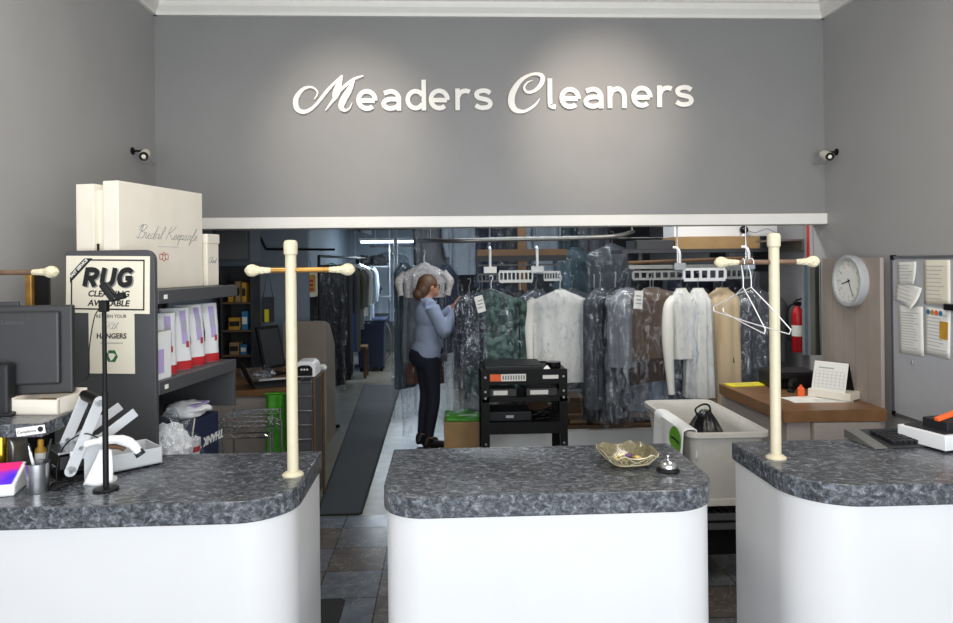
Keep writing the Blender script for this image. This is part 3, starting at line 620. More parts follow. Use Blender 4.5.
# white scanner in its stand
sc = thing('barcode_scanner', 'white handheld scanner resting in a curved white stand', 'scanner', P(98, 484, Z=CT), R(8))
MB().grid(lambda u, v: Vector(((u-.5)*(.085-.05*v)+.014*v, .022*math.cos(2*PI*0)*0+.03*(1-v)**2*(-1)+.03, .0+v*.1)), 8, 10).build('stand', 'white_plastic', sc, smooth=60, solid=.006)
MB().lathe([(.045, 0), (.045, .006), (.03, .011)], (0, .03, 0), 20).build('stand_base', 'white_plastic', sc, smooth=40)
hd = MB().tube(curve([(-.045, .03, .118), (-.01, .03, .126), (.05, .03, .128), (.09, .03, .112), (.112, .03, .085)], 5), [.013]*6+[.017]*5+[.02]*4+[.018]*3+[.016]*3, 14, flat=.8)
hd.build('handle', 'white_plastic', sc, smooth=60); MB().tube(curve([(.02, .03, .108), (.055, .03, .104), (.07, .03, .095)], 4), .008, 10).build('trigger', 'timber', sc, smooth=50)
MB().cyl((.108, .03, .09), (.118, .03, .074), .014, .016, 14).build('scan_head', 'charcoal', sc)
# camera on a stand
wb = P(106, 490, Z=CT); st = thing('camera_stand', 'slim black camera stand in front of the rug sign', 'camera stand', wb); ht = P(106, 302, Y=wb.y).z-CT
MB().lathe([(.036, 0), (.037, .004), (.034, .007), (.01, .01)], n=28).build('base', 'black', st, smooth=35)
MB().lathe([(.0085, .008), (.0085, ht*.52), (.0065, ht*.525), (.0065, ht-.02)], n=14).build('pole', 'black', st, smooth=35)
MB().box(-.012, .012, -.012, .012, ht-.03, ht+.005).build('clamp', 'black', st, bevel=.003)
MB().obox((.018, -.005, ht+.03), (.022, .03, .065), ry=R(-35)).build('camera_head', 'black_gloss', st, bevel=.006)
MB().obox((.042, -.004, ht+.015), (.045, .026, .02), ry=R(-14)).build('tilt_bracket', 'black', st, bevel=.004)
pts = [(-.014, 0, ht-.02), (-.03, 0, ht-.05), (-.045, 0, ht-.14), (-.05, .005, ht-.22), (-.10, .06, ht-.25), (-.14, .12, ht-.27)]
MB().tube(curve(pts, 6), .0016, 6).build('cable', 'black', st)
# cable heap
cb = MB(); random.seed(4); o = P(57, 488, Z=CT)
for j in range(4):
    pts = [o+Vector((.035*math.cos(t*1.3+j)*(.5+.14*j)+.008*j, .03*math.sin(t*1.3+j), .004+.004*j+.004*math.sin(t))) for t in range(6)]; cb.tube(curve(pts, 6), .0022, 6)
cb.tube(curve([o+Vector((0, 0, .006)), o+Vector((-.01, .02, .06)), o+Vector((.0, .05, .12)), o+Vector((.05, .06, .15)), o+Vector((.1, .05, .14))], 6), .0022, 6)
tag(cb.build('power_cable', 'black', smooth=60), 'tangled black cable on the left counter between cup and press', 'cable')
# framed picture behind the screen
pf = thing('picture_frame', 'gold framed dark picture leaning on the shelf panel behind the screen', 'picture frame', (-1.668, 2.86, 1.15)); MB().box(-.012, .012, -.02, .01, 0, .575).build('frame', 'brass_bar', pf, bevel=.003); MB().box(.012, .07, .0, .012, 0, .565).build('picture', 'black', pf)
MB().box(-.012, .07, -.02, .03, -1.15, 0).build('support_post', 'black', pf)
# ================================================================== things on the middle and right counters
# glass sweet dish
gd = thing('candy_dish', 'cut glass candy dish with wrapped sweets on the middle counter', 'dish', P(627, 463, Z=CT), R(8))
def dish(u, v, k=0):
    a = 2*PI*u; c, s = math.cos(a), math.sin(a); sx_ = .05+.034*v**.8; sy_ = .06+.034*v**.8
    z = .004+.042*v+.006*v*math.cos(a*10)*v; return Vector((math.copysign(abs(c)**.5, c)*sx_*1.05-k*c, math.copysign(abs(s)**.5, s)*sy_-k*s, z+k*.3))
g = MB().grid(lambda u, v: dish(u, v), 60, 8, True); n0 = len(g.v); g.f.append(list(range(60))); g.mi.append(0); g.build('dish', 'cut_glass', gd, smooth=40, solid=.003)
lz = MB()
for j in range(26):
    u = j/26
    for dr in (-1, 1): lz.tube([dish(u+dr*.04*t/4, .15+.8*t/4, -.0022) for t in range(5)], .0014, 5)
for v in (.95, .2): lz.tube([dish(j/48, v, -.0022) for j in range(48)], .0022, 6, closed=True)
lz.build('cut_pattern', 'glass_edge', gd, smooth=60)
random.seed(11)
for i in range(9):
    x, y = ((-.035, .0), (.0, .018), (.035, .002), (-.012, -.018), (.024, -.018), (-.035, .022), (.04, .024), (.005, 0), (-.02, .004))[i]; z = .012+(.012 if i > 6 else 0)
    mt = ('candy_gold', 'candy_purple', 'candy_cream')[i % 3]; nm = ('gold', 'purple', 'cream')[i % 3]
    w = thing('wrapped_candy', nm+' wrapped sweet in the glass dish', 'candy', Vector(gd.location)+Vector((x, y, z)), random.uniform(-1, 1), 'wrapped sweets in the glass dish: '+nm)
    MB().blob((0, 0, 0), (.014, .008, .007), i, .2, 2, 14).build('sweet', mt, w, smooth=60)
    for s_ in (-1, 1): MB().add([(s_*.012, 0, 0), (s_*.022, -.008, .002), (s_*.023, .0, .004), (s_*.022, .008, .001)], [(0, 1, 2), (0, 2, 3)]).build('twist', mt, w)
bl = thing('service_bell', 'chrome service bell on a black base on the middle counter', 'bell', P(668, 471, Z=CT))
MB().lathe([(.036, 0), (.037, .004), (.034, .008), (.028, .011)], n=28).build('base', 'black', bl, smooth=40)
MB().lathe([(.030, .012), (.0305, .015), (.028, .024), (.021, .033), (.010, .038), (.003, .039)], n=28).build('dome', 'chrome', bl, smooth=60)
MB().lathe([(.003, .038), (.003, .044), (.006, .046), (.006, .05), (.003, .052)], n=12).build('button', 'chrome', bl, smooth=60)
# keyboard
kb = thing('keyboard', 'dark grey computer keyboard at the back of the right counter', 'keyboard', P(915, 441, Z=CT), R(4))
MB().prism([(-.085, .006), (.065, .018), (.075, .03), (.085, .03), (.085, 0), (-.085, 0)], .40, frame((-.22, 0, 0), (0, 1, 0), (0, 0, 1))).build('key_tray', 'monitor_grey', kb, bevel=.003)
kk = MB()
for i in range(14):
    for j in range(5): kk.obox((-.13+i*.0215, -.055+j*.025, .0165+j*.0021), (.018, .02, .012), rx=R(5))
kk.build('keys', 'charcoal', kb)
MB().prism([(-.085, .004), (.05, .03), (.085, .034), (.085, 0), (-.085, 0)], .05, frame((-.225, -.002, .0015), (0, 1, 0), (0, 0, 1))).build('end_rest', 'rail_grey', kb, bevel=.004)
# white label printer at the frame's edge
lp = thing('label_press', 'white tag press box with a red lever, cut off by the right edge', 'press', P(950, 449, Z=CT), R(14))
MB().box(-.07, .2, -.04, .15, .008, .06).build('tray', 'white_plastic', lp, bevel=.002); MB().box(-.055, .19, -.025, .135, .06, .064).build('inner_tray', 'charcoal', lp)
for x, y in ((-.05, -.02), (.17, -.02), (.17, .13), (-.05, .13)): MB().cyl((x, y, 0), (x, y, .009), .01, n=10).build('foot', 'black', lp)
MB().box(-.01, .1, .0, .1, .06, .095).build('mechanism', 'charcoal', lp, bevel=.004); MB().bar((-.025, .03, .1), (.12, .03, .13), .02, .014).build('lever', 'orange', lp, bevel=.003)
# ================================================================== whiteboard and papers on the right wall
tl = P(895, 258, X=XR); blc = P(895, 412, X=XR); brr = 2.9
wbd = thing('whiteboard', 'grey whiteboard with thin metal frame on the right wall', 'whiteboard', (XR, tl.y, blc.z)); hB = tl.z-blc.z; LB = tl.y-brr
MB().box(-.012, 0, -LB, 0, 0, hB).build('panel', 'whiteboard', wbd)
f_ = MB()
for b in ((-.018, 0, -LB, 0, -.012, .004), (-.018, 0, -LB, 0, hB-.004, hB+.012), (-.018, 0, -.004, .012, 0, hB), (-.018, 0, -LB-.01, -LB, 0, hB)): f_.box(*b)
f_.build('frame', 'board_frame', wbd)
for y, z in ((0.0, -.003), (0, hB+.003), (-LB, -.003), (-LB, hB+.003)): MB().box(-.02, 0, y-.014, y+.016, z-.014, z+.014).build('corner_cap', 'black', wbd, bevel=.003)
def pinned(name, label, px0, py0, px1, py1, m='paper', roll=0, lines=8, curl=.0, group=None):
    a = P(px0, py0, X=XR-.014); b = P(px1, py1, X=XR-.014); w = a.y-b.y; h = a.z-b.z; ce = (a+b)/2
    r = thing(name, label, 'paper', ce, 0, group); fr = frame((0, 0, 0), (0, -math.cos(roll), math.sin(roll)), (0, math.sin(roll), math.cos(roll)))
    MB().grid(lambda u, v: fr @ Vector(((u-.5)*w, (v-.5)*h, .002+curl*(u*(1-v))**2)), 8, 8).build('sheet', m, r, solid=.0008, smooth=60)
    q = MB(); random.seed(int(px0))
    for i in range(lines):
        y = h*(.36-.72*i/max(lines-1, 1)); L = w*random.uniform(.5, .78); q.prism([(-w*.4, y-.002), (-w*.4+L, y-.002), (-w*.4+L, y+.002), (-w*.4, y+.002)], .0004, fr @ T(0, 0, .0036+curl*.3))
    if lines: q.build('printed_text', 'pale_ink', r)
    return r, fr, w, h
pinned('notice', 'upper left folded white sheet with a printed stamp on the whiteboard', 898, 262, 917, 285, 'paper', .03, 6, .02)
pinned('notice', 'crumpled white sheet with a torn flap pinned mid-left on the whiteboard', 896, 283, 921, 306, 'paper', -.2, 5, .05)
pinned('notice', 'long printed sheet at the lower left of the whiteboard', 899, 305, 924, 357, 'paper', .02, 14)
pinned('notice', 'cream typed letter at the upper right of the whiteboard', 924, 260, 951, 306, 'cream_paper', .0, 9)
r, fr, w, h = pinned('notice', 'printed flyer with coloured heading and yellow picture on the whiteboard', 925, 307, 951, 359, 'paper', -.03, 11)
for i, c in enumerate(('blue_card', 'yellow_dull', 'orange', 'blue_card')): MB().lathe([(.014, 0), (.014, .0006)], (0, 0, 0), 10, fr @ T(-w*.36+i*.03, h*.4, .0037)).build('printed_dot', c, r)
MB().prism([(w*.1, -.03), (w*.42, -.03), (w*.42, .06), (w*.1, .06)], .0006, fr @ T(0, 0, .0038)).build('printed_picture', 'yellow_dull', r)
pcl = P(913, 360, X=XR-.014); tag(MB().tube([pcl+Vector((-.003, 0, 0)), pcl+Vector((-.006, -.008, -.02)), pcl+Vector((-.006, .008, -.02))], .003, 6, closed=True).build('paper_clip', 'steel'), 'small metal clip hanging below the long sheet on the whiteboard', 'clip')
pm = P(952, 308, X=XR-.014); mg = thing('magnetic_clip', 'black magnetic clip at the right edge of the whiteboard', 'clip', pm); MB().box(-.025, 0, -.05, .03, -.012, .02).build('clip_body', 'black', mg, bevel=.005)
cd = MB().tube(curve([P(895, 408, X=XR-.006), P(898, 413, X=XR-.006), P(920, 420, X=XR-.006), P(952, 428, X=XR-.006)], 5), .004, 6); tag(cd.build('wall_cable', 'charcoal'), 'dark cable running along the right wall under the whiteboard', 'cable')
# ================================================================== desk at the right with tall panel and clock
XP = 2.47
pa = P(880, 262, X=XP).y; pb = 4.42
pz = P(850, 258, X=XP).z
ZD = .9
d0 = P(784, 411, Z=ZD); d1 = P(719, 384, Z=ZD); yF = d0.y
dk = thing('service_desk', 'grey fronted corner desk with brown wood top behind the right counter', 'desk', (2.1, yF, 0)); dx = d0.x-2.1
MB().prism([(dx, 0), (XP-2.1-.002, -.01), (XP-2.1-.002, .84), (d1.x-2.1, .84), (d1.x-2.1, d1.y-yF)], .065, T(0, 0, ZD-.065)).build('desk_top', 'wood_top', dk, bevel=.003)
body = MB().prism([(dx+.03, .03), (XP-2.1-.004, .02), (XP-2.1-.004, .82), (d1.x-2.1+.03, .82), (d1.x-2.1+.03, d1.y-yF+.03)], ZD-.065).build('desk_body', 'desk_front', dk)
dw = MB().box(dx+.17, XP-2.1-.03, .0, .03, .69, .83).build('drawer', 'desk_front', dk, bevel=.004); MB().box(dx+.165, XP-2.1-.025, .012, .03, .685, .835).build('drawer_gap', 'tan_panel', dw)
MB().lathe([(.006, 0), (.006, .015), (.014, .02), (.014, .028), (.006, .032)], (dx+.42, 0, .765), 14, Matrix.Rotation(PI/2, 4, 'X')).build('drawer_knob', 'brass', dw, smooth=40)
cp = thing('clock_panel', 'tall taupe grooved panel at the right end of the desk', 'panel', (XP, pa, 0))
MB().box(.0, .022, 0, pb-pa, 0, pz).build('panel', 'clock_panel', cp, bevel=.002)
g = MB()
for i in range(1, 5): g.box(-.0008, .0005, (pb-pa)*i/5-.0015, (pb-pa)*i/5+.0015, .9, pz-.01)
g.build('groove', 'tan_panel', cp)
ck = P(854, 281, X=XP); clk = thing('wall_clock', 'round grey rimmed wall clock with white face on the taupe panel', 'clock', ck); Mc = Matrix.Rotation(-PI/2, 4, 'Y'); Rk = 26.5*ck.y/F
MB().lathe([(Rk-.004, 0), (Rk, .01), (Rk, .045), (Rk-.008, .052), (Rk-.024, .05), (Rk-.028, .03)], n=48, M=Mc).build('rim', 'clock_rim', clk, smooth=40)
MB().lathe([(Rk-.026, .02), (Rk-.026, .032)], n=48, M=Mc).build('face', 'paper', clk)
fr = frame((-.0325, 0, 0), (0, -1, 0), (0, 0, 1))
nm = MB()
for i in range(60):
    big = i % 5 == 0; nm.prism([(-.0022 if big else -.001, Rk-.032-(.014 if big else .007)), (.0022 if big else .001, Rk-.032-(.014 if big else .007)), (.0022 if big else .001, Rk-.032), (-.0022 if big else -.001, Rk-.032)], .0005, fr @ Matrix.Rotation(-i*PI/30, 4, 'Z'))
nm.build('minute_marks', 'grey_ink', clk)
for i in range(1, 13): a = PI/2-i*PI/6; text(str(i), .022, 'faint_ink', clk, fr @ T(math.cos(a)*(Rk-.062), math.sin(a)*(Rk-.062), 0), 'numeral')
for nme, ang, L, w_ in (('hour_hand', R(-255), .075, .004), ('minute_hand', R(-155), .105, .003)): MB().prism([(-w_, -.015), (w_, -.015), (w_*.5, L), (-w_*.5, L)], .001, fr @ T(0, 0, .002) @ Matrix.Rotation(ang, 4, 'Z')).build(nme, 'ink', clk)
MB().lathe([(.006, 0), (.006, .005)], n=12, M=Matrix.Rotation(-PI/2, 4, 'Y'), c=(-.033, 0, 0)).build('hub', 'ink', clk)
# on the desk
def desk_pt(px, py): return P(px, py, Z=ZD)
yp = desk_pt(746, 385); yl = thing('yellow_sheets', 'bright yellow paper pad lying on the wood desk', 'paper', yp, R(8)); MB().box(-.13, .14, -.05, .06, 0, .006).build('pad', 'yellow', yl)
q = MB(); [q.box(-.1, .06+.02*(i % 3), -.03+.02*i, -.026+.02*i, .006, .0065) for i in range(4)]; q.build('printed_text', 'grey_ink', yl)
fp = thing('form_sheets', 'white printed forms spread on the desk front', 'paper', (2.24, 4.03, ZD), R(-3)); MB().box(-.19, .16, -.06, .07, 0, .003).build('sheet', 'paper', fp); MB().obox((-.1, .05, .0045), (.22, .1, .002), rz=R(12)).build('sheet', 'paper', fp)
q = MB(); [q.box(-.05, .1, -.045+.018*i, -.042+.018*i, .003, .0036) for i in range(5)]; q.build('printed_text', 'faint_ink', fp)
cb_ = desk_pt(845, 393); cbx = thing('calendar_box', 'flat cream box carrying the desk calendar', 'box', (2.335, 4.08, ZD+.006), R(-54)); MB().box(-.125, .125, -.05, .09, 0, .045).build('box', 'cream_box', cbx, bevel=.003)
cal = thing('desk_calendar', 'white tent desk calendar with dark back standing on the cream box', 'calendar', (2.335, 4.085, ZD+.051), R(-54))
MB().add([(-.1, -.05, 0), (.1, -.05, 0), (.1, .0, .17), (-.1, .0, .17), (-.1, -.048, 0), (.1, -.048, 0), (.1, .003, .17), (-.1, .003, .17)], [(0, 1, 2, 3), (7, 6, 5, 4), (0, 4, 5, 1), (1, 5, 6, 2), (2, 6, 7, 3), (3, 7, 4, 0)]).build('front_leaf', 'paper', cal)
MB().add([(-.1, .07, 0), (.1, .07, 0), (.1, .004, .172), (-.1, .004, .172), (-.1, .073, 0), (.1, .073, 0), (.1, .007, .172), (-.1, .007, .172)], [(0, 1, 2, 3), (7, 6, 5, 4), (0, 4, 5, 1), (1, 5, 6, 2), (2, 6, 7, 3), (3, 7, 4, 0)]).build('back_leaf', 'black', cal)
fc = frame((0, -.051, 0), (1, 0, 0), (0, .282, .96)); q = MB()
for i in range(8): x = -.085+i*.0243; q.prism([(x-.0006, .02), (x+.0006, .02), (x+.0006, .12), (x-.0006, .12)], .0006, fc)
for j in range(6): y = .02+j*.02; q.prism([(-.085, y-.0006), (.085, y-.0006), (.085, y+.0006), (-.085, y+.0006)], .0006, fc)
q.prism([(-.07, .135), (.02, .135), (.02, .142), (-.07, .142)], .0006, fc); q.build('printed_grid', 'faint_ink', cal)
ob = thing('juice_bottle', 'amber juice bottle with green cap behind the calendar', 'bottle', (2.405, 4.22, ZD)); MB().lathe([(.032, 0), (.034, .01), (.034, .1), (.028, .12), (.015, .14), (.015, .15)], n=20).build('bottle', 'amber', ob, smooth=40); MB().lathe([(.017, .15), (.017, .172)], n=20).build('cap', 'juice_green', ob); MB().lathe([(.0348, .06), (.0348, .1)], n=20).build('label_band', 'cream_paper', ob)
ot = thing('orange_bottle', 'small bright orange tag bottle at the desk front', 'bottle', desk_pt(801, 397)); MB().prism(rrect(-.02, .02, 0, .065, [.004, .004, .018, .018]), .018, frame((0, .009, 0), (1, 0, 0), (0, 0, 1))).build('body', 'orange', ot, bevel=.003); MB().box(-.006, .006, -.005, .005, .065, .075).build('tip', 'orange', ot)
stp = thing('stapler', 'black stapler on the desk beside the orange bottle', 'stapler', desk_pt(791, 391), R(60)); MB().box(-.06, .06, -.02, .02, 0, .012).build('base', 'black', stp, bevel=.003); MB().obox((.0, 0, .045), (.12, .03, .025), ry=R(-10)).build('arm', 'black', stp, bevel=.006); MB().box(-.055, -.03, -.012, .012, .008, .05).build('hinge', 'charcoal', stp)
pp = desk_pt(800, 388); prn = thing('receipt_printer', 'black flat desktop printer at the back of the wood desk', 'printer', (2.29, 4.5, ZD), R(-4)); MB().box(-.16, .15, -.1, .14, 0, .10).build('case', 'black', prn, bevel=.01); MB().box(-.15, .0, -.104, -.09, .03, .07).build('paper_slot', 'black_gloss', prn); MB().box(-.15, .14, -.09, .13, .10, .108).build('lid', 'charcoal', prn, bevel=.003)
# ================================================================== laundry cart
lc = thing('laundry_cart', 'large grey plastic laundry bin on a dark wheeled base between the counters', 'cart', (1.5, 4.02, 0))
x0, x1, y0, y1, ZT = -.2, .2, -.42, .42, .83
def tub(u, v, k=0):
    p = rrect(x0+.04*(1-v)+k, x1-.04*(1-v)-k, y0+.05*(1-v)+k, y1-.05*(1-v)-k, .05, 6); q = p[int(u*len(p)) % len(p)]; return Vector((q[0], q[1], .47+(ZT-.47)*v))
n_ = len(rrect(0, 1, 0, 1, .05, 6))
tb_ = MB().grid(lambda u, v: tub(u+.001, v), n_, 6, True); tb_.f.append(list(range(n_))); tb_.mi.append(0); tb_.build('tub', 'bin_plastic', lc, solid=.008, smooth=40)
rim = MB(); o_ = rrect(x0-.022, x1+.022, y0-.022, y1+.022, .06, 6); i_ = rrect(x0, x1, y0, y1, .05, 6)
rim.add([(a, b, z) for z in (ZT-.025, ZT+.004) for q in (o_, i_) for a, b in q], [f for i in range(n_) for j in [(i+1) % n_] for f in ((i, j, n_+j, n_+i), (2*n_+i, 3*n_+i, 3*n_+j, 2*n_+j), (i, 2*n_+i, 2*n_+j, j), (n_+i, n_+j, 3*n_+j, 3*n_+i))]).build('rim', 'bin_plastic', lc, bevel=.003)
MB().box(x0+.03, x1-.03, y0+.04, y1-.04, .425, .465).build('base_frame', 'bin_plastic', lc, bevel=.004)
s_ = MB()
for i in range(9): s_.bar((x0+.05+i*.0375, y0+.04, .37), (x0+.05+i*.0375, y1-.04, .37), .01, .012)
s_.bar((x0+.03, y0+.04, .37), (x1-.03, y0+.04, .37), .02, .03); s_.bar((x0+.03, y1-.04, .37), (x1-.03, y1-.04, .37), .02, .03); s_.build('slatted_rack', 'shelf_grey', lc)
MB().box(x0+.03, x1-.03, y0+.04, y1-.04, .30, .335).build('lower_frame', 'shelf_grey', lc)
for x in (x0+.05, x1-.05):
    for y in (y0+.06, y1-.06):
        MB().box(x-.015, x+.015, y-.015, y+.015, .09, .43).build('leg', 'black', lc); MB().cyl((x-.015, y, .05), (x+.015, y, .05), .05, n=20).build('caster', 'black', lc)
MB().box(x0+.06, x1-.06, y0+.08, y1-.08, .15, .30).build('dark_block', 'black', lc)  # black block put in to make the space under the cart dark
tw = thing('white_towel', 'white cloth with a green round print draped over the laundry bin edge', 'towel', (1.5+x0, 3.9, 0))
def towel(u, v):
    t = v*.66-.16; y = -.28+.5*u
    if t < 0: p = (.03+.0, y, ZT+.012+t)
    elif t < .07: p = (.03-t, y, ZT+.016+.004*math.sin(u*9))
    else: p = (-.043-.012*math.sin(u*14+1)*min(1, (t-.07)*5)-.02*(t-.07), y, ZT+.013-(t-.07))
    return Vector(p)
MB().grid(towel, 30, 26).build('cloth', 'towel', tw, solid=.005, smooth=60)
def tprint(a, r_): 
    u = .22+.2*r_*math.cos(a); v = .47+.11*r_*math.sin(a); return towel(u, v)+Vector((-.0045, 0, 0))
MB().grid(lambda u, v: tprint(2*PI*u, v+.001), 28, 4, True).build('round_print', 'green_print', tw, smooth=60)
q = MB(); q.grid(lambda u, v: towel(.22+(u-.5)*.3, .46+.02*v)+Vector((-.006, 0, 0)), 10, 2); q.build('printed_text', 'ink', tw, smooth=60)
def bagf(u, v):
    a_ = 2*PI*u; h_ = max(0, 1-v); w_ = 1.1-.9*v**3; k_ = 1+.22*noise.noise(Vector((math.cos(a_)*1.6, math.sin(a_)*1.6, v*2.5+3)))+.08*math.sin(a_*7+v*5)
    return Vector((1.47+.115*w_*k_*math.cos(a_)+.03*v, 3.93+.16*w_*k_*math.sin(a_), .478+.40*v))
gb = MB().grid(bagf, 60, 24, True); n_b = len(gb.v); gb.f += [list(range(60)), list(range(n_b-60, n_b))]; gb.mi += [0, 0]
gb.tube(curve([(1.45, 3.93, .85), (1.43, 3.91, .89), (1.48, 3.92, .915), (1.52, 3.93, .9), (1.53, 3.94, .84)], 5), .006, 6)
bb = tag(gb.build('black_bag', 'bin_bag', smooth=70), 'black plastic bag with loop handle inside the laundry bin', 'bag')
# ================================================================== beyond the desk: extinguisher, strips, shelf
ex = P(800, 325, X=2.80); ez = P(800, 352, X=2.8).z; eh = P(800, 298, X=2.8).z-ez
fe = thing('fire_extinguisher', 'red fire extinguisher hanging on the grey wall beyond the desk', 'fire extinguisher', (2.78, ex.y, ez))
MB().lathe([(.036, 0), (.043, .012), (.043, eh*.68), (.036, eh*.78), (.02, eh*.83), (.02, eh*.86)], n=22).build('cylinder', 'ext_red', fe, smooth=40)
MB().box(-.018, .018, -.03, .03, eh*.86, eh*.93).build('valve', 'black', fe); MB().bar((0, .02, eh*.95), (0, -.08, eh*1.0), .018, .01).build('handle', 'black', fe); MB().tube(curve([(0, .02, eh*.9), (-.05, .05, eh*.8), (-.062, .03, eh*.4), (-.06, .02, eh*.2)], 5), .008, 8).build('hose', 'black', fe)
MB().lathe([(.0438, eh*.3), (.0438, eh*.5)], n=22).build('instruction_label', 'paper', fe); MB().box(.04, .07, -.03, .03, eh*.3, eh*.75).build('wall_bracket', 'steel', fe)
rx = P(810, 240, X=2.845); rs_ = thing('red_wall_sign', 'narrow vertical red sign above the fire extinguisher', 'sign', rx); MB().box(-.003, .002, -.045, .045, -.19, .17).build('sheet', 'red', rs_)
q = MB(); [q.box(-.0036, -.003, -.02, .02, -.17+.035*i, -.155+.035*i) for i in range(9)]; q.build('printed_marks', 'red_ink', rs_)
for nme, lb, p0, w_, m_ in (('metal_strip', 'narrow dark green upright strip hanging beside the taupe panel', 805, .03, 'cloth_teal'), ('mirror_strip', 'narrow upright mirror strip beside the taupe panel', 814, .075, 'mirror')):
    a = P(p0, 262, Y=4.47); b = P(p0, 355, Y=4.47); r = thing(nme, lb, 'strip', (a.x, 4.47, b.z)); hh = a.z-b.z; MB().box(-w_/2, w_/2, -.006, .006, 0, hh).build('strip', m_, r)
    for s in (-1, 1): MB().box(s*w_/2-.004, s*w_/2+.004, -.009, .009, 0, hh).build('edge', 'board_frame', r)
    MB().tube([(0, 0, hh), (0, .01, 1.985-b.z)], .002, 6).build('hanging_wire', 'steel', r)
# high shelf with boxes
YS = 5.75
a = P(632, 250, Y=YS); b = P(826, 240, Y=5.3); zs = P(700, 249, Y=YS).z
hs = thing('high_shelf', 'dark high wall shelf above the hanging clothes at the right', 'shelf', (2.0, YS, zs)); MB().box(P(622, 250, Y=YS).x-2, .85, 0, .4, -.03, 0).build('board', 'shelf_dark', hs); 
for x in (-.35, .4, .8): MB().box(x-.015, x+.015, .02, .38, -.1, -.03).build('bracket', 'shelf_dark', hs)
MB().box(.81, .85, .0, .4, -.2, -.03).build('wall_cleat', 'shelf_dark', hs)
c0 = P(676, 247, Y=YS-.02); c1 = P(761, 236, Y=YS-.02)
def carton(name, label, x0_, x1_, y0_, y1_, z0_, z1_, m, flaps=0, rz=0, cat='box'):
    r = thing(name, label, cat, ((x0_+x1_)/2, (y0_+y1_)/2, z0_), rz); a_, b_, h_ = (x1_-x0_)/2, (y1_-y0_)/2, z1_-z0_
    MB().box(-a_, a_, -b_, b_, 0, h_ if not flaps else h_*.999).build('box', m, r, bevel=.003)
    if flaps:
        MB().box(-.02, .02, -b_-.001, b_+.001, h_-.0005, h_+.001).build('packing_tape', 'tan_panel', r)
        MB().box(-.02, .02, -b_-.0015, -b_, h_*.72, h_).build('packing_tape', 'tan_panel', r)
    return r
carton('shallow_box', 'shallow kraft box on the high shelf at the right', c0.x, c1.x, YS, YS+.35, zs, c1.z, 'cardboard'); MT['cardboard']
carton('dark_tray', 'dark grey flat tray on the high shelf, left of the kraft box', P(637, 250, Y=YS).x, c0.x-.01, YS, YS+.35, zs, P(650, 240, Y=YS).z, 'shelf_dark')
carton('white_carton', 'large white carton behind and above the kraft box', P(672, 236, Y=YS+.1).x, P(778, 236, Y=YS+.1).x, YS+.05, YS+.34, c1.z+.001, c1.z+.22, 'white_plastic')
cb2 = thing('ball_camera', 'black ball camera on a short white foot before the white carton', 'camera', (P(745, 233, Y=YS-.0).x, YS+.02, c1.z+.001)); MB().blob((0, 0, .055), .036, n=22).build('ball', 'black_gloss', cb2, smooth=70); MB().lathe([(.028, 0), (.02, .012), (.012, .03)], n=16).build('foot', 'white_plastic', cb2)
MB().tube(curve([(0.03, 0, .05), (.1, .0, .03), (.2, .0, .06), (.3, 0, .03), (.42, .0, .1)], 5), .003, 6).build('cable', 'grey_ink', cb2)
ms = thing('metal_ledge', 'thin grey metal ledge on the wall right of the white carton', 'shelf', (2.849, 5.6, P(800, 240, Y=5.6).z)); MB().box(-.22, 0, -.25, .12, -.015, 0).build('ledge', 'rail_grey', ms); MB().box(-.02, 0, -.25, .12, -.09, -.015).build('support', 'rail_grey', ms)
# ================================================================== work desk at the back left
ZW = .76
w0 = P(231, 391, Z=ZW); w1 = P(275, 391, Z=ZW); w2 = P(330, 352, Z=ZW)
wd = thing('work_desk', 'tan work desk with brown top at the back left, carrying the laptop', 'desk', (-1.4, w0.y, 0))
ox, oy = -1.4, w0.y
MB().prism([(-2.2-ox, 0), (w1.x-ox-.0, 0), (w1.x-ox+.12, .12), (w1.x-ox+.12, 1.2), (-2.2-ox, 1.2)], .045, T(0, 0, ZW-.045)).build('desk_top', 'wood_top', wd, bevel=.003)
MB().box(-2.2-ox, w1.x-ox-.05, .03, .06, 0, ZW-.045).build('front_panel', 'desk_front', wd); MB().box(-2.2-ox, -2.16-ox, .03, 1.2, 0, ZW-.045).build('side_panel', 'desk_front', wd)
MB().box(w1.x-ox+.06, w1.x-ox+.1,   .14, 1.18, 0, ZW-.045).build('side_panel', 'tan_panel', wd)
pa_ = thing('desk_partition', 'tan upright partition panels screening the back left work desk', 'partition', (-1.0, 6.62, 0))
q0 = P(303, 322, Y=6.6); q1 = P(321, 322, Y=6.6)
MB().box(P(281, 322, Y=6.6).x+1, q1.x+1, .05, .09, 0, q0.z).build('back_panel', 'tan_panel', pa_, bevel=.003)
MB().prism([(.05, 0), (.6, 0), (.6, q0.z-.28), (.3, q0.z-.05), (.05, q0.z)], .03, frame((q1.x+1-.0, 0, 0), (0, 1, 0), (0, 0, 1))).build('side_panel', 'tan_panel', pa_, bevel=.003)
def wdp(px, py): return P(px, py, Z=ZW)
lt = thing('laptop', 'open black laptop on the front of the back left desk', 'laptop', (-1.42, oy+.24, ZW), R(25))
MB().box(-.17, .17, -.12, .12, 0, .02).build('base', 'charcoal', lt, bevel=.003); MB().box(-.15, .15, -.03, .1, .02, .0215).build('keyboard', 'black', lt)
MB().obox((-.215, 0, .115), (.012, .33, .225), ry=R(-24)).build('lid', 'black', lt, bevel=.003)
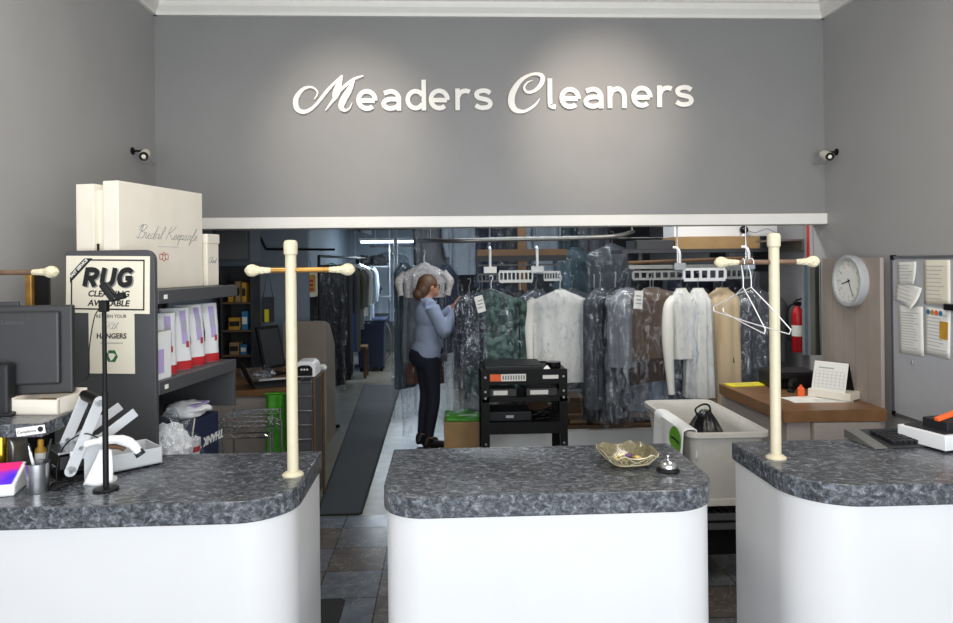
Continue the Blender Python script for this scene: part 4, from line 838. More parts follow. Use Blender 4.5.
nb = wdp(250, 382); ds = thing('desk_screen', 'black tilted touch screen standing at the back of the desk', 'monitor', (-1.57, 6.25, ZW), R(-32)); MB().obox((0, 0, .25), (.03, .26, .38), ry=R(-14)).build('screen_panel', 'black', ds, bevel=.006); MB().obox((.017, 0, .25), (.004, .22, .33), ry=R(-14)).build('screen', 'monitor_grey', ds); MB().box(-.1, .1, -.1, .1, 0, .02).build('stand_foot', 'black', ds, bevel=.004); MB().bar((-.03, 0, .01), (-.02, 0, .2), .06, .03).build('stand', 'black', ds)
tag(MB().blob((-1.62, oy+.52, ZW+.055), (.15, .12, .055), 6, .4, 4, 30, ZW).build('plastic_wrap', 'film_dense', smooth=70), 'crumpled clear plastic wrap lying behind the laptop', 'plastic')
pm_ = thing('paper_sheets', 'loose white sheets between the laptop and the screen', 'paper', (-1.45, oy+.47, ZW), R(15)); MB().box(-.14, .14, -.09, .09, 0, .006).build('sheet', 'paper', pm_)
ct_ = tag(MB().blob((-1.17, oy+.95, ZW+.03), (.06, .05, .03), 2, .6, 5, 20, ZW).build('crumpled_tissue', 'paper', smooth=60), 'small crumpled white tissue on the desk edge beside the partition', 'tissue')
kb2 = thing('desk_mouse', 'black computer mouse on the desk right of the laptop', 'mouse', (-1.24, oy+.36, ZW), R(20)); MB().blob((0, 0, .016), (.05, .03, .018), zmin=0).build('shell', 'black', kb2, smooth=60)
# chrome wire rack
ra = P(203, 434, Y=4.3); rb = P(238, 413, Y=4.75); rc = P(277, 411, Y=4.75)
wr = thing('wire_rack', 'chrome wire rack of two stepped tiers behind the left counter', 'rack', (ra.x, 4.3, 0)); W_ = rc.x-rb.x+.0
def rack_tier(y0, y1, z, hz, nm, xa, xb):
    q = MB(); 
    for zz_ in (z, z-.03): q.tube([(xa, y0, zz_), (xb, y0, zz_), (xb, y1, zz_), (xa, y1, zz_)], .004, 6, closed=True)
    for i in range(13): x = xa+(xb-xa)*i/12; q.tube([(x, y0, z), (x, y1, z)], .0022, 5)
    for yy in (y0, y1):
        n = 8
        q.tube([(xa+(xb-xa)*i/n, yy, z if i % 2 else z-.03) for i in range(n+1)], .0022, 5)
    t_ = q.build(nm, 'chrome', wr, smooth=60)
    return t_
xr = P(270, 434, Y=4.3).x-ra.x; x2 = rb.x-ra.x; x3 = rc.x-ra.x; zr1 = ra.z; zr2 = rb.z
rack_tier(0, .3, zr1, 0, 'wire_shelf', 0, xr); rack_tier(.32, .55, zr2, 0, 'wire_shelf', x2-.06, x3); rack_tier(0, .3, zr1-.42, 0, 'wire_shelf', 0, xr)
for x, y, z in ((0, 0, zr1), (xr, 0, zr1), (0, .3, zr1), (xr, .3, zr1), (x3, .55, zr2), (x2-.06, .55, zr2), (x3, .32, zr2), (x2-.06, .32, zr2)): MB().cyl((x, y, 0), (x, y, z+.01), .007, n=10).build('post', 'chrome', wr, smooth=40)
for x in (0, xr): MB().bar((x, .3, zr1), (x+(x2-.06 if x == 0 else x3-xr), .32, zr2), .008, .008).build('brace', 'chrome', wr)
# green bags
def cloth_panel(name, label, cat, pts, m, th=.06, seed=1, parent=None):
    c = Vector(pts); return c
def hanging_bag(label, px0, px1, py0, py1, Y, seed):
    a = P(px0, py0, Y=Y); b = P(px1, py1, Y=Y); b.z = 0; c = (a+b)/2; r = thing('green_bag', label, 'bag', (c.x, Y, max(b.z, .0))); w = (b.x-a.x)/2; h = a.z-max(b.z, 0)
    MB().grid(lambda u, v: Vector((w*math.cos(2*PI*u)*(1+.1*math.sin(v*5)), .06*math.sin(2*PI*u)+.03*math.sin(8*PI*u+seed)*(1-.7*v), h*v)) , 40, 12, True).build('bag', 'green_bag', r, smooth=70)
    MB().tube([(-w, 0, h), (w, 0, h)], .008, 8).build('top_hem', 'green_bag', r)
hanging_bag('bright green cloth bag hanging at the desk front behind the wire rack', 265, 287, 394, 470, 5.18, 1)
hanging_bag('green cloth bag edge showing right of the copper wire rack', 312, 320, 395, 470, 5.6, 3)
# copper wire rack, seen end on
cr = thing('wire_panel_rack', 'narrow copper framed rack with wire grid panels beside the ivory pole', 'rack', (P(307, 455, Y=5.0).x, 5.0, 0)); zt_ = P(307, 378, Y=5.0).z
for x in (-.07, .065): MB().tube([(x, -.05, 0), (x, -.05, zt_), (x, .3, zt_), (x, .3, 0)], .011, 8).build('frame', 'timber', cr)
for s in (-.05, .05):
    q = MB()
    for j in range(9): z = .1+j*(zt_-.12)/8; q.tube([(s, -.055, z), (s, .3, z)], .004, 6); q.tube([(-.055, -.055, z), (.055, -.055, z)], .004, 6)
    q.tube([(s, -.055, .05), (s, -.055, zt_)], .004, 6); q.build('wire_grid', 'steel', cr)
MB().box(-.055, .055, -.035, .28, .05, zt_-.03).build('inner_board', 'shelf_grey', cr)
so = thing('label_dispenser', 'white and black rounded tape dispenser on top of the copper rack', 'dispenser', (P(307, 370, Y=5.05).x, 5.05, zt_+.011)); MB().prism(rrect(-.085, .075, 0, .11, [.01, .01, .05, .05]), .2, frame((0, .12, 0), (1, 0, 0), (0, 0, 1))).build('shell', 'white_plastic', so, bevel=.006); MB().prism(rrect(-.055, .055, .01, .085, [.005, .005, .035, .035]), .01, frame((0, -.081, 0), (1, 0, 0), (0, 0, 1))).build('front_plate', 'black', so); 
for x in (-.02, .0, .02): MB().box(x-.006, x+.006, -.094, -.09, .05, .062).build('button', 'paper', so)
# tall shelf with coloured packs at the far left
ys_ = 6.85
tsx0, tsx1 = P(222, 300, Y=ys_).x, P(250, 300, Y=ys_).x
ts = thing('supply_shelf', 'tall narrow brown supply shelf behind the grey shelf unit', 'shelf', ((tsx0+tsx1)/2, ys_+.15, 0)); hw = (tsx1-tsx0)/2; zt2 = P(240, 266, Y=ys_).z
for x in (-hw-.02, hw): MB().box(x, x+.02, -.14, .14, 0, zt2).build('side_panel', 'shelf_dark', ts)
zsv = [P(240, y, Y=ys_).z for y in (302, 330, 355, 378)]
for z in zsv: MB().box(-hw, hw, -.14, .14, z-.02, z).build('shelf_board', 'cardboard_dark', ts)
MB().box(-hw, hw, .13, .14, 0, zt2).build('back_panel', 'shelf_dark', ts)
random.seed(8)
lbs = ['amber pack on the top shelf of the supply shelf, left', 'brown pack on the top shelf of the supply shelf, middle', 'amber pack on the top shelf of the supply shelf, right', 'orange-yellow box on the second shelf of the supply shelf', 'blue card box on the second shelf of the supply shelf', 'tan spool box on the third shelf of the supply shelf', 'teal pouch on the third shelf of the supply shelf']
for lb, x, z, w, h, m in zip(lbs, (-.06, .01, .07, -.025, .075, -.03, .06), (0, 0, 0, 1, 1, 2, 2), (.05, .05, .045, .11, .06, .09, .06), (.17, .2, .19, .12, .18, .12, .1), ('yellow_dull', 'cardboard', 'yellow_dull', 'yellow_dull', 'blue_card', 'cardboard', 'blue_card')):
    r = thing('supply_pack', lb, 'pack', (ts.location.x+x, ys_+.1, zsv[z])); MB().box(-w/2, w/2, -.08, .06, 0, h).build('pack', m, r, bevel=.003); MB().box(-w/2+.006, w/2-.006, -.0812, -.08, h*.3, h*.7).build('printed_label', 'ink' if m != 'blue_card' else 'paper', r)
# dark column box and items on the blue-grey wall
cl_ = thing('wall_cabinet', 'dark grey wall cabinet above the supply shelf', 'cabinet', (P(234, 250, Y=5.3).x, 5.3, P(234, 262, Y=5.3).z)); MB().box(-.16, .12, 0, .3, 0, .3).build('cabinet_body', 'shelf_dark', cl_); MB().box(-.13, .1, -.012, 0, .02, .28).build('door', 'shelf_grey', cl_, bevel=.003)
bw = P(262, 240, Y=7.2)
wall_y = 7.2
ro = thing('wall_hook_rail', 'black rail on the blue-grey wall holding clear plastic hangers', 'rail', P(290, 249, Y=7.05))
MB().cyl((-.24, 0, 0), (.45, 0, -.01), .012, n=10).build('rail', 'black', ro); MB().bar((-.24, 0, 0), (-.30, .0, .13), .03, .02).build('end_hook', 'black', ro); MB().cyl((-.1, 0, 0), (-.1, .15, 0), .012, n=8).build('wall_bracket', 'black', ro); MB().cyl((.3, 0, -.01), (.3, .15, -.01), .012, n=8).build('wall_bracket', 'black', ro)
wire_hanger('grey plastic hanger on the black wall rail', P(279, 249, Y=7.05).x, 7.05, P(279, 249, Y=7.05).z, R(5), .24, 0, m='rail_grey', name='plastic_hanger')
wp = thing('wall_pouch', 'dark clear pouch with a yellow tag hung by cords on the blue-grey wall', 'pouch', (P(268, 315, Y=7.17).x, 7.18, P(268, 322, Y=7.17).z)); hp = P(268, 297, Y=7.17).z-wp.location.z; MB().box(-.06, .06, -.012, .012, 0, hp).build('pouch', 'cloth_dkgrey', wp, bevel=.003); MB().box(-.035, .01, -.014, -.012, .0, .13).build('yellow_tag', 'yellow', wp); MB().tube([(-.05, 0, hp), (0, 0, hp+.28), (.05, 0, hp)], .003, 6).build('cord', 'charcoal', wp)
# ================================================================== garments
def garment(label, cat, x, y, z, W, L, m, rz=0, D=.075, name='body', film_len=None, fold=.012, nf=9, sleeve=0, ticket=None, neck=.11, group=None, seed=None, fm='film', flare=0, drop=.0, slm=None, cutz=0, hooklen=.1, root='garment', lower=None):
    seed = seed if seed is not None else int(abs(x*531+y*97+z*31)*10) % 991; random.seed(seed)
    r = thing(root, label, cat, (x, y, z), rz, group); t = .0022
    hk = [(0, 0, -hooklen), (0, 0, -.05), (.012, 0, -.018), (.014, 0, .002), (.006, 0, .0115), (-.004, 0, .0122), (-.0125, 0, .004)]
    MB().tube(curve(hk, 4)+[], t, 6).build('hanger_hook', 'steel', r, smooth=60)
    MB().tube([(0, 0, -hooklen), (W*.9, 0, -hooklen-.09), (-W*.9, 0, -hooklen-.09)], t, 6, closed=True).build('hanger_wire', 'steel', r)
    z0 = -neck
    def wd(v):      # half width along the drop 0..1
        s = v*L
        nk = min(.05, W*.42)
        if s < .015: return nk
        if s < .10: return nk+(W-nk)*((s-.015)/.085)**.8
        return W*(1-.05*min(1, (s-.1)/.15))*(1+flare*(s-.1)/L)
    ph = [random.uniform(0, 6.3) for _ in range(4)]
    def fn(u, v, g=0, LL=L, am=1, vz=None):
        a = 2*PI*u; s = v*LL; vv = min(s/L, 1); hw_ = wd(vv)+g; c, sn = math.cos(a), math.sin(a)
        dd = (.028+(D-.028)*min(1, s/.12))+g; f = fold*am*min(1, s/.3)*(math.sin(nf*a+ph[0])+.6*math.sin((nf+4)*a+ph[1]+s*2))
        zz_ = z0-s-drop*(c*.5+.5)*min(1, s/.1)
        return Vector((math.copysign(abs(c)**.75, c)*hw_+f*.4*c, math.copysign(abs(sn)**.8, sn)*dd+f*(1 if sn > 0 else -1)*abs(sn)**.5, zz_))
    vs = lambda v: (v**1.5)*.999+.0005
    bd = MB().grid(lambda u, v: fn(u, vs(v)), 48, 22, True).build(name, m, r, smooth=70)
    if lower:       # a second cloth hanging below
        MB().grid(lambda u, v: fn(u, 1.0-.05+.05*v+v*lower[0]/L, -.03, L), 40, 6, True).build('lower_cloth', lower[1], r, smooth=70)
    if sleeve:
        for s in (-1, 1):
            pts = [(s*(W-.03), 0, z0-.10), (s*(W+.025), -.01, z0-.16), (s*(W+.035), -.02, z0-.10-sleeve*.5), (s*(W+.015), -.03, z0-.10-sleeve)]
            MB().tube(curve(pts, 6), [.05+.02*math.sin(i*.5+seed) *.3-.001*i for i in range(19)], 14, flat=1).build('sleeve', slm or m, bd, smooth=70)
    if film_len:
        MB().grid(lambda u, v: fn(u, vs(v), .018+.01*noise.noise(Vector((u*9+seed, v*7, 0)))*2, film_len, 1.7), 56, 30, True).build('plastic_cover', fm, r, smooth=80)
    if ticket:
        tx, tz, tr_ = ticket; MB().obox((tx, -D-.04, tz), (.075, .002, .14), ry=tr_).build('paper_ticket', 'paper', r)
        q = MB(); [q.obox((tx+.0*i, -D-.0415, tz+.03-.03*i), (.045, .001, .008), ry=tr_) for i in range(3)]; q.build('printed_text', 'grey_ink', r)
    return r
def G(px, py, Y, label, W, L, m, cat='garment', **k):
    p = P(px, py, Y=Y); return garment(label, cat, p.x, Y, p.z, W, L, m, **k)
# the rails they hang from
YC = 6.0
za = P(490, 273, Y=YC).z
def slot_bar(parent, x0_, x1_, z, y, m='white_plastic', h=.085, n=7):
    q = MB(); pit = (x1_-x0_)/n
    q.box(x0_, x1_, y-.006, y+.006, z-.0, z+h*.25); q.box(x0_, x1_, y-.006, y+.006, z-h, z-h*.7)
    for i in range(n+1): q.box(x0_+pit*i-pit*.16, x0_+pit*i+pit*.16, y-.0055, y+.0055, z-h*.8, z+.005)
    return q.build('slotted_bar', m, parent)
rail = thing('conveyor_rail', 'grey curved tube rail of the garment conveyor under the ceiling', 'rail', P(520, 239, Y=5.6))
pts = [P(418, 241, Y=7.2), P(430, 240.5, Y=6.2), P(452, 241, Y=5.65), P(500, 239.5, Y=5.6), P(560, 238.5, Y=5.6), P(606, 237, Y=5.62), P(622, 235, Y=5.75), P(632, 232, Y=6.2), P(634, 231.5, Y=7.5)]
lw = rail.location; MB().tube(curve([p-lw for p in pts], 6), .019, 12).build('tube', 'rail_grey', rail, smooth=60)
for i in (1, 4, 7): q_ = pts[i]-lw; MB().cyl(q_, (q_.x, q_.y, 2.75-lw.z), .008, n=8).build('ceiling_rod', 'steel', rail)
cv = thing('garment_conveyor', 'dark overhead conveyor track with slotted hanger bars above the middle clothes', 'conveyor', (P(520, 270, Y=YC).x, YC, za)); lx = cv.location
X0, X1 = P(478, 270, Y=YC).x-lx.x, P(560, 270, Y=YC).x-lx.x
MB().box(X0-.02, X1+.05, -.02, .06, .10, .15).build('track', 'charcoal', cv); MB().box(X0, X1, .0, .04, .06, .075).build('chain', 'shelf_dark', cv)
slot_bar(cv, X0, X0+.2, -.02, -.005, 'shelf_grey', .06, 6); slot_bar(cv, P(499, 270, Y=YC).x-lx.x, P(532, 270, Y=YC).x-lx.x, .0, -.02, 'rail_grey', .085, 8); slot_bar(cv, P(544, 270, Y=YC).x-lx.x, X1, -.005, -.005, 'rail_grey', .07, 6); 
for px, m_ in ((490, 'paper'), (537, 'rail_grey')):
    x = P(px, 270, Y=YC).x-lx.x; MB().box(x-.055, x+.055, -.035, -.015, -.0, .055).build('clamp', m_, cv); MB().tube([(x, -.02, .055), (x, -.02, .21), (x+.0, .02, .225)], .012, 8).build('hook', 'white_plastic', cv)
    MB().cyl((x, .02, .15), (x, .02, 2.75-lx.z), .007, n=8).build('ceiling_rod', 'steel', cv)
YR = 5.45
zb_ = P(700, 272, Y=YR).z; cv2 = thing('garment_conveyor', 'white slotted hanger bar track above the clothes on the right', 'conveyor', (P(690, 272, Y=YR).x, YR, zb_)); lx2 = cv2.location
gx = lambda px: P(px, 272, Y=YR).x-lx2.x
slot_bar(cv2, gx(633), gx(683), .0, 0, 'rail_grey', .06, 7); slot_bar(cv2, gx(683), gx(724), .012, -.02, 'white_plastic', .085, 5); slot_bar(cv2, gx(726), gx(752), .01, 0, 'rail_grey', .07, 5)
MB().box(gx(630), gx(756), .02, .05, .03, .06).build('track', 'rail_grey', cv2); MB().tube([(gx(630), .06, .08), (gx(756), .06, .11)], .014, 10).build('rod', 'timber', cv2)
for px in (679, 748): x = gx(px); MB().box(x-.045, x+.045, -.03, -.01, .02, .075).build('clamp', 'steel', cv2); MB().tube(curve([(x, -.02, .07), (x, -.02, .15), (x-.01, .0, .19), (x-.03, .04, .2)], 4), .011, 8).build('hook', 'white_plastic', cv2); MB().cyl((x, .035, .05), (x, .035, 2.75-lx2.z), .006, n=8).build('ceiling_rod', 'steel', cv2)
# middle clothes
zc_ = P(490, 276, Y=YC).z
G(491, 277, 5.97, 'dark green printed jacket in clear plastic on the middle rack', .245, .94, 'green_print_cloth', film_len=1.12, sleeve=.55, name='jacket', seed=5, cat='jacket')
G(560, 277, 5.97, 'white long-sleeved shirt in clear plastic on the middle rack', .25, .80, 'cloth_white', film_len=.92, sleeve=.62, name='shirt', seed=9, cat='shirt')
G(469, 280, 5.84, 'plastic-wrapped shirt with a white paper ticket, which the woman is touching', .13, .62, 'navy_print', rz=R(18), film_len=1.0, ticket=(.06, -.2, R(-14)), seed=13, fm='film_dense', name='shirt', D=.06, cat='shirt')
G(482, 278, 6.2, 'patterned black and white shirt just left of the green jacket', .2, .8, 'navy_print', rz=R(50), film_len=.98, seed=14, name='shirt', D=.06, cat='shirt')
G(520, 278, 6.25, 'black hanging garment between the green jacket and the white shirt', .2, 1.0, 'cloth_black', rz=R(70), seed=15, name='coat', D=.06, cat='coat')
G(536, 277, 6.2, 'grey jacket in plastic just left of the white shirt', .22, .85, 'cloth_dkgrey', rz=R(25), film_len=1.0, seed=16, name='jacket', cat='jacket')
G(572, 277, 6.25, 'dark grey jacket in plastic directly behind the white shirt', .27, .9, 'cloth_dkgrey', rz=R(12), film_len=1.05, seed=17, name='jacket', cat='jacket')
G(594, 276, 6.1, 'black coat hanging right of the white shirt', .2, 1.15, 'cloth_black', rz=R(66), seed=18, name='coat', D=.08, cat='coat')
# left of the middle: floral blouse over a grey coat
G(424, 252, 7.0, 'long grey coat with a floral top in clear plastic, hanging before the woman', .23, 1.0, 'cloth_grey', film_len=1.75, lower=(.22, 'cloth_orange'), seed=21, name='coat', fm='film', cat='coat')
G(424, 252, 6.86, 'cream floral blouse hanging over the grey coat', .215, .34, 'floral', film_len=.5, seed=22, name='blouse', D=.05, cat='blouse', sleeve=.22)
G(404, 252, 7.2, 'dark teal dress edge in plastic left of the grey coat', .14, 1.3, 'cloth_teal', rz=R(50), film_len=1.6, seed=23, name='dress', D=.05, cat='dress')
G(446, 254, 7.1, 'navy jacket in plastic at the right of the grey coat', .18, .9, 'cloth_navy', rz=R(60), film_len=1.2, seed=24, name='jacket', D=.06, cat='jacket')
# upper row at the back
upper = [(462, 'pale blue shirt in plastic on the upper back rail, left end', .17, .7, 'cloth_blue', 1.0), (488, 'dark blue jacket in plastic on the upper back rail', .22, .85, 'cloth_navy', 1.0), (512, 'grey jacket in plastic on the upper back rail beside the timber post', .2, .8, 'cloth_dkgrey', .95),
 (548, 'pale lilac shirt in plastic on the upper back rail, right of the timber post', .2, .7, 'cloth_blue', .9), (572, 'long teal dress in plastic on the upper back rail', .2, 1.2, 'cloth_teal', 1.35), (592, 'grey long gown in plastic on the upper back rail, right of the teal dress', .2, 1.3, 'cloth_grey', 1.45),
 (470, 'black jeans hanging on the upper back rail below the blue shirt', .13, 1.2, 'cloth_black', None), (430, 'grey jacket in plastic on the upper back rail, far left over the woman', .2, .7, 'cloth_grey', 1.0)]
YU = 7.7
zu = 2.42
for i, (px, lb, W, L, m_, fl) in enumerate(upper):
    p = P(px, 200, Y=YU); garment(lb, 'garment', p.x, YU+(.12 if i == 6 else 0), zu, W, L, m_, rz=R((15, -20, 30, 5, 40, 20, 10, 25)[i]), film_len=fl, seed=40+i, sleeve=.4 if i in (0, 3) else 0)
ur = thing('upper_rail', 'long steel garment rail high at the back over the middle clothes', 'rail', (.9, YU, zu)); MB().cyl((-1.6, 0, 0), (1.6, 0, 0), .012, n=10).build('rod', 'steel', ur)
for x in (-1.5, 0, 1.5): MB().cyl((x, 0, 0), (x, 0, 2.75-zu), .008, n=8).build('ceiling_rod', 'steel', ur)
# right clothes
R_ = [
 (600, 5.75, 'clear plastic over a dark grey suit, left end of the right-hand clothes', .2, 1.0, 'cloth_dkgrey', dict(rz=R(48), film_len=1.1, D=.09, name='suit', cat='suit')),
 (615, 5.7, 'black dress in plastic left of the ticketed bundle', .19, 1.1, 'cloth_black', dict(rz=R(55), film_len=1.15, D=.07, name='dress', cat='dress')),
 (627, 5.42, 'plastic-wrapped grey shirt bundle with a white ticket, left of the brown jacket', .17, .62, 'cloth_grey', dict(rz=R(16), film_len=1.05, ticket=(.03, -.2, R(6)), fm='film_dense', name='shirt', cat='shirt')),
 (650, 5.4, 'brown jacket in clear plastic above darker brown trousers', .215, .58, 'cloth_brown', dict(film_len=.95, lower=(.19, 'cloth_dkbrown'), name='jacket', cat='jacket', drop=-.06, nf=7, fold=.01)),
 (681, 5.33, 'white blouse with long sleeves beside the brown jacket', .095, .55, 'cloth_white', dict(film_len=1.0, sleeve=.72, name='blouse', cat='blouse', rz=R(12), D=.06)),
 (698, 5.36, 'long white slip dress right of the white blouse', .1, .86, 'cloth_white', dict(film_len=1.0, name='dress', cat='dress', flare=.3)),
 (722, 5.5, 'long beige dress on the right-hand rail', .16, .98, 'cloth_beige', dict(film_len=None, name='dress', cat='dress', flare=.12, nf=12, fold=.014)),
 (653, 5.6, 'white shirt in plastic hanging lower behind the brown jacket', .2, 1.0, 'cloth_blue', dict(film_len=1.08, name='shirt', cat='shirt', fm='film_dense')),
 (754, 5.5, 'dark grey jacket in shiny clear plastic, right end of the right-hand clothes', .19, .86, 'cloth_dkgrey', dict(film_len=1.02, name='jacket', cat='jacket', fm='film_dense', sleeve=.5)),
]
for px, Y, lb, W, L, m_, k in R_: G(px, 274, Y, lb, W, L, m_, **k)
for i, (px, Y, lb, m_, k) in enumerate(((575, 7.0, 'grey-green long gown in plastic behind the white shirt, at the back', 'cloth_teal', {}), (612, 6.6, 'dark patterned dress in plastic high behind the right-hand clothes', 'cloth_dkgrey', {}), (640, 6.9, 'added black suit in plastic filling the dark behind the brown jacket', 'cloth_black', {}), (690, 6.9, 'added navy coat filling the dark behind the white blouse and dress', 'cloth_navy', {}), (735, 6.6, 'added charcoal coat filling the dark behind the beige dress', 'cloth_dkgrey', {}))):  # darker clothes here added to fill the darkness behind the racks
    p = P(px, 240, Y=Y); garment(lb, 'garment', p.x, Y, (2.0, 2.02, 1.75, 1.75, 1.72)[i], .25, 1.25, m_, rz=R((20, -25, 15, 10, 20)[i]), film_len=1.35, seed=70+i)
br_ = thing('back_rail', 'steel rail behind the right-hand clothes, carrying dark coats', 'rail', (1.9, 6.75, 1.97)); MB().cyl((-1.0, 0, 0), (.9, 0, 0), .012, n=10).build('rod', 'steel', br_)
for x in (-.9, .8): MB().cyl((x, 0, 0), (x, 0, 2.75-1.97), .008, n=8).build('ceiling_rod', 'steel', br_)
# timber frame between the rails
YT = 6.7
tf = thing('timber_frame', 'brown timber post with a cross beam behind the middle clothes', 'frame', (P(522, 300, Y=YT).x, YT, 0)); xo = tf.location.x
MB().box(-.04, .04, -.04, .04, 0, 2.75).build('post', 'timber', tf); zbm = P(520, 253, Y=YT).z; MB().box(P(477, 253, Y=YT).x-xo, P(566, 253, Y=YT).x-xo, -.065, -.04, zbm-.035, zbm+.035).build('beam', 'timber', tf)
# ================================================================== black metal bench in the middle
YB_ = 5.25
bl_, br2 = P(482, 440, Y=YB_).x, P(568, 440, Y=YB_).x
zt = P(520, 371, Y=YB_).z
bn = thing('tool_cart', 'black metal work stand with orange and white label, in front of the middle clothes', 'stand', ((bl_+br2)/2, YB_, 0)); w = (br2-bl_)/2; Dp = .42
for x in (-w, w):
    for y in (0, Dp):
        sx_ = -1 if x > 0 else 1
        l = MB(); l.box(min(x, x+sx_*.06), max(x, x+sx_*.06), y-.002, y+.002, 0, zt); l.box(min(x, x+sx_*.004), max(x, x+sx_*.004), y, y+(.05 if y == 0 else -.05) if y == 0 else y, 0, zt) if y == 0 else l.box(min(x, x+sx_*.004), max(x, x+sx_*.004), y-.05, y, 0, zt)
        lg = l.build('leg', 'black', bn)
        if y == 0:
            for z in (zt-.045, zt-.155, zt-.205, .36): MB().cyl((x+sx_*.03, -.007, z), (x+sx_*.03, -.002, z), .009, n=8).build('bolt', 'steel', lg)
MB().box(-w, w, 0, Dp, zt-.012, zt).build('top_tray', 'black', bn); MB().box(-w, w, -.004, 0, zt-.1, zt+.012).build('front_apron', 'black', bn); MB().box(-w, w, Dp, Dp+.004, zt-.06, zt+.012).build('rear_apron', 'black', bn)
MB().box(-w+.004, w-.004, .0, Dp, zt-.215, zt-.205).build('shelf', 'black', bn); MB().box(-w+.004, w-.004, -.002, .002, zt-.235, zt-.2).build('shelf_edge', 'black', bn)
zl = P(520, 430, Y=YB_).z; MB().box(-w+.004, w-.004, .0, Dp, zl+.045, zl+.055).build('shelf', 'black', bn); MB().box(-w+.004, w-.004, -.003, .001, zl-.03, zl+.06).build('shelf_edge', 'black', bn)
lo = P(490, 377, Y=YB_-.006); MB().box(lo.x-bn.location.x, lo.x-bn.location.x+.085, -.006, -.004, zt-.075, zt-.022).build('orange_label', 'orange', bn); 
la = MB().box(lo.x-bn.location.x+.085, lo.x-bn.location.x+.275, -.006, -.004, zt-.075, zt-.022).build('white_label', 'paper', bn)
q = MB(); random.seed(2)
for i in range(9): x = lo.x-bn.location.x+.095+i*.02; q.box(x, x+.012, -.0066, -.006, zt-.065, zt-.032)
q.build('printed_marks', 'grey_ink', la); MB().box(w-.19, w-.07, -.006, -.004, zt-.062, zt-.034).build('white_label', 'paper', bn)
mt_ = thing('black_tray', 'black flat tray lying on top of the black work stand', 'tray', (bl_+.24, YB_+.16, zt)); MB().box(-.21, .24, -.15, .2, 0, .035).build('tray', 'charcoal', mt_, bevel=.006); MB().box(-.2, .23, -.14, .19, .035, .042).build('pad', 'black', mt_)
tp = thing('tape_roll', 'black tape roll at the right end of the black work stand top', 'tape', (br2-.09, YB_+.12, zt)); MB().lathe([(.045, 0), (.06, .002), (.06, .05), (.045, .052)], n=24).build('roll', 'black_gloss', tp, smooth=40); MB().add([(-.09, -.06, .001), (-.03, -.07, .001), (-.05, -.03, .03)], [(0, 1, 2)]).build('paper_scrap', 'paper', tp, solid=.001)
for nme, lb, x, wd_ in (('supply_packet', 'white labelled grey packet on the upper shelf of the black stand, left', .16, .13), ('supply_packet', 'white labelled dark packet on the upper shelf of the black stand, right', .46, .16)):
    r = thing(nme, lb, 'packet', (bl_+x, YB_+.12, zt-.205)); MB().box(-wd_/2-.03, wd_/2+.05, -.06, .1, 0, .06).build('packet', 'shelf_dark', r, bevel=.004); MB().box(-wd_/2, wd_/2-.02, -.0615, -.06, .012, .046).build('white_label', 'paper', r)
cbm = MB(); random.seed(7); o = Vector((br2-.2, YB_+.15, zl+.056))
for j in range(5): cbm.tube(curve([o+Vector((.13*math.cos(t*1.4+j*1.9)*(.5+.1*j), .08*math.sin(t*1.4+j), .008+.02*j*abs(math.sin(t+j)))) for t in range(7)], 6), .006, 6)
tag(cbm.build('power_cable', 'black', smooth=60), 'coiled black cables on the lower shelf of the black stand', 'cable')
fb = thing('black_box', 'flat black case on the lower shelf of the black stand', 'case', (bl_+.22, YB_+.2, zl+.056)); MB().box(-.17, .17, -.14, .16, 0, .07).build('case', 'charcoal', fb, bevel=.006); MB().box(-.03, .03, -.145, -.14, .025, .045).build('latch', 'steel', fb)
# boxes and low white board on the floor
c = carton('cardboard_box', 'small cardboard box with a green printed sheet on top, left of the black stand', P(444, 440, Y=5.75).x, P(479, 440, Y=5.75).x, 5.75, 6.05, 0, P(460, 422, Y=5.75).z, 'cardboard')
hb = c.location.z+P(460, 422, Y=5.75).z
gs = thing('green_bag_pack', 'green printed plastic pack lying on the small cardboard box', 'packet', (c.location.x+.02, 5.9, hb)); MB().grid(lambda u, v: Vector((-.15+.28*u, -.15+.3*v, .012+.012*math.sin(u*7)*math.sin(v*5)+.02*v)), 14, 12).build('pack', 'green_bag', gs, smooth=60, solid=.02)
text('THANK YOU', .045, 'paper', gs, frame((-.02, -.05, .035), (-1, 0, 0), (0, -1, -.05)), bold=.001)
MB().grid(lambda u, v: Vector((.05+.1*u, -.02+.15*v, .05+.006*math.sin(u*9+v*5))), 8, 8).build('clear_wrap', 'film_dense', gs, smooth=60)
wb_ = thing('low_partition', 'low white board standing on the floor behind the black stand', 'board', (P(580, 440, Y=6.0).x, 6.05, 0)); zw = P(600, 431, Y=6.05).z
MB().box(P(486, 440, Y=6.05).x-wb_.location.x, P(664, 440, Y=6.05).x-wb_.location.x, 0, .02, 0, zw).build('board', 'towel', wb_); MB().box(P(486, 440, Y=6.05).x-wb_.location.x, P(664, 440, Y=6.05).x-wb_.location.x, -.005, .035, zw, zw+.012).build('cap_strip', 'white_trim', wb_); MB().box(-.6, .6, .02, .3, 0, .02).build('foot_board', 'white_laminate', wb_)
def zz6(px, py, Y): return P(px, py, Y=Y).z
tbz = .28
tb2 = thing('low_table', 'low brown platform behind the white board carrying cardboard boxes', 'table', (P(585, 430, Y=6.4).x, 6.4, 0)); MB().box(-.95, .75, -.28, .45, tbz-.03, tbz).build('platform_top', 'cardboard_dark', tb2)
for x in (-.9, .7):
    for y in (-.25, .4): MB().box(x-.02, x+.02, y-.02, y+.02, 0, tbz-.03).build('leg', 'black', tb2)
def bx2(lb, px0, px1, pyt, Y, d, m, fl=1): return carton('cardboard_box', lb, P(px0, 430, Y=Y).x, P(px1, 430, Y=Y).x, Y, Y+d, tbz, P(px0, pyt, Y=Y).z, m, fl)
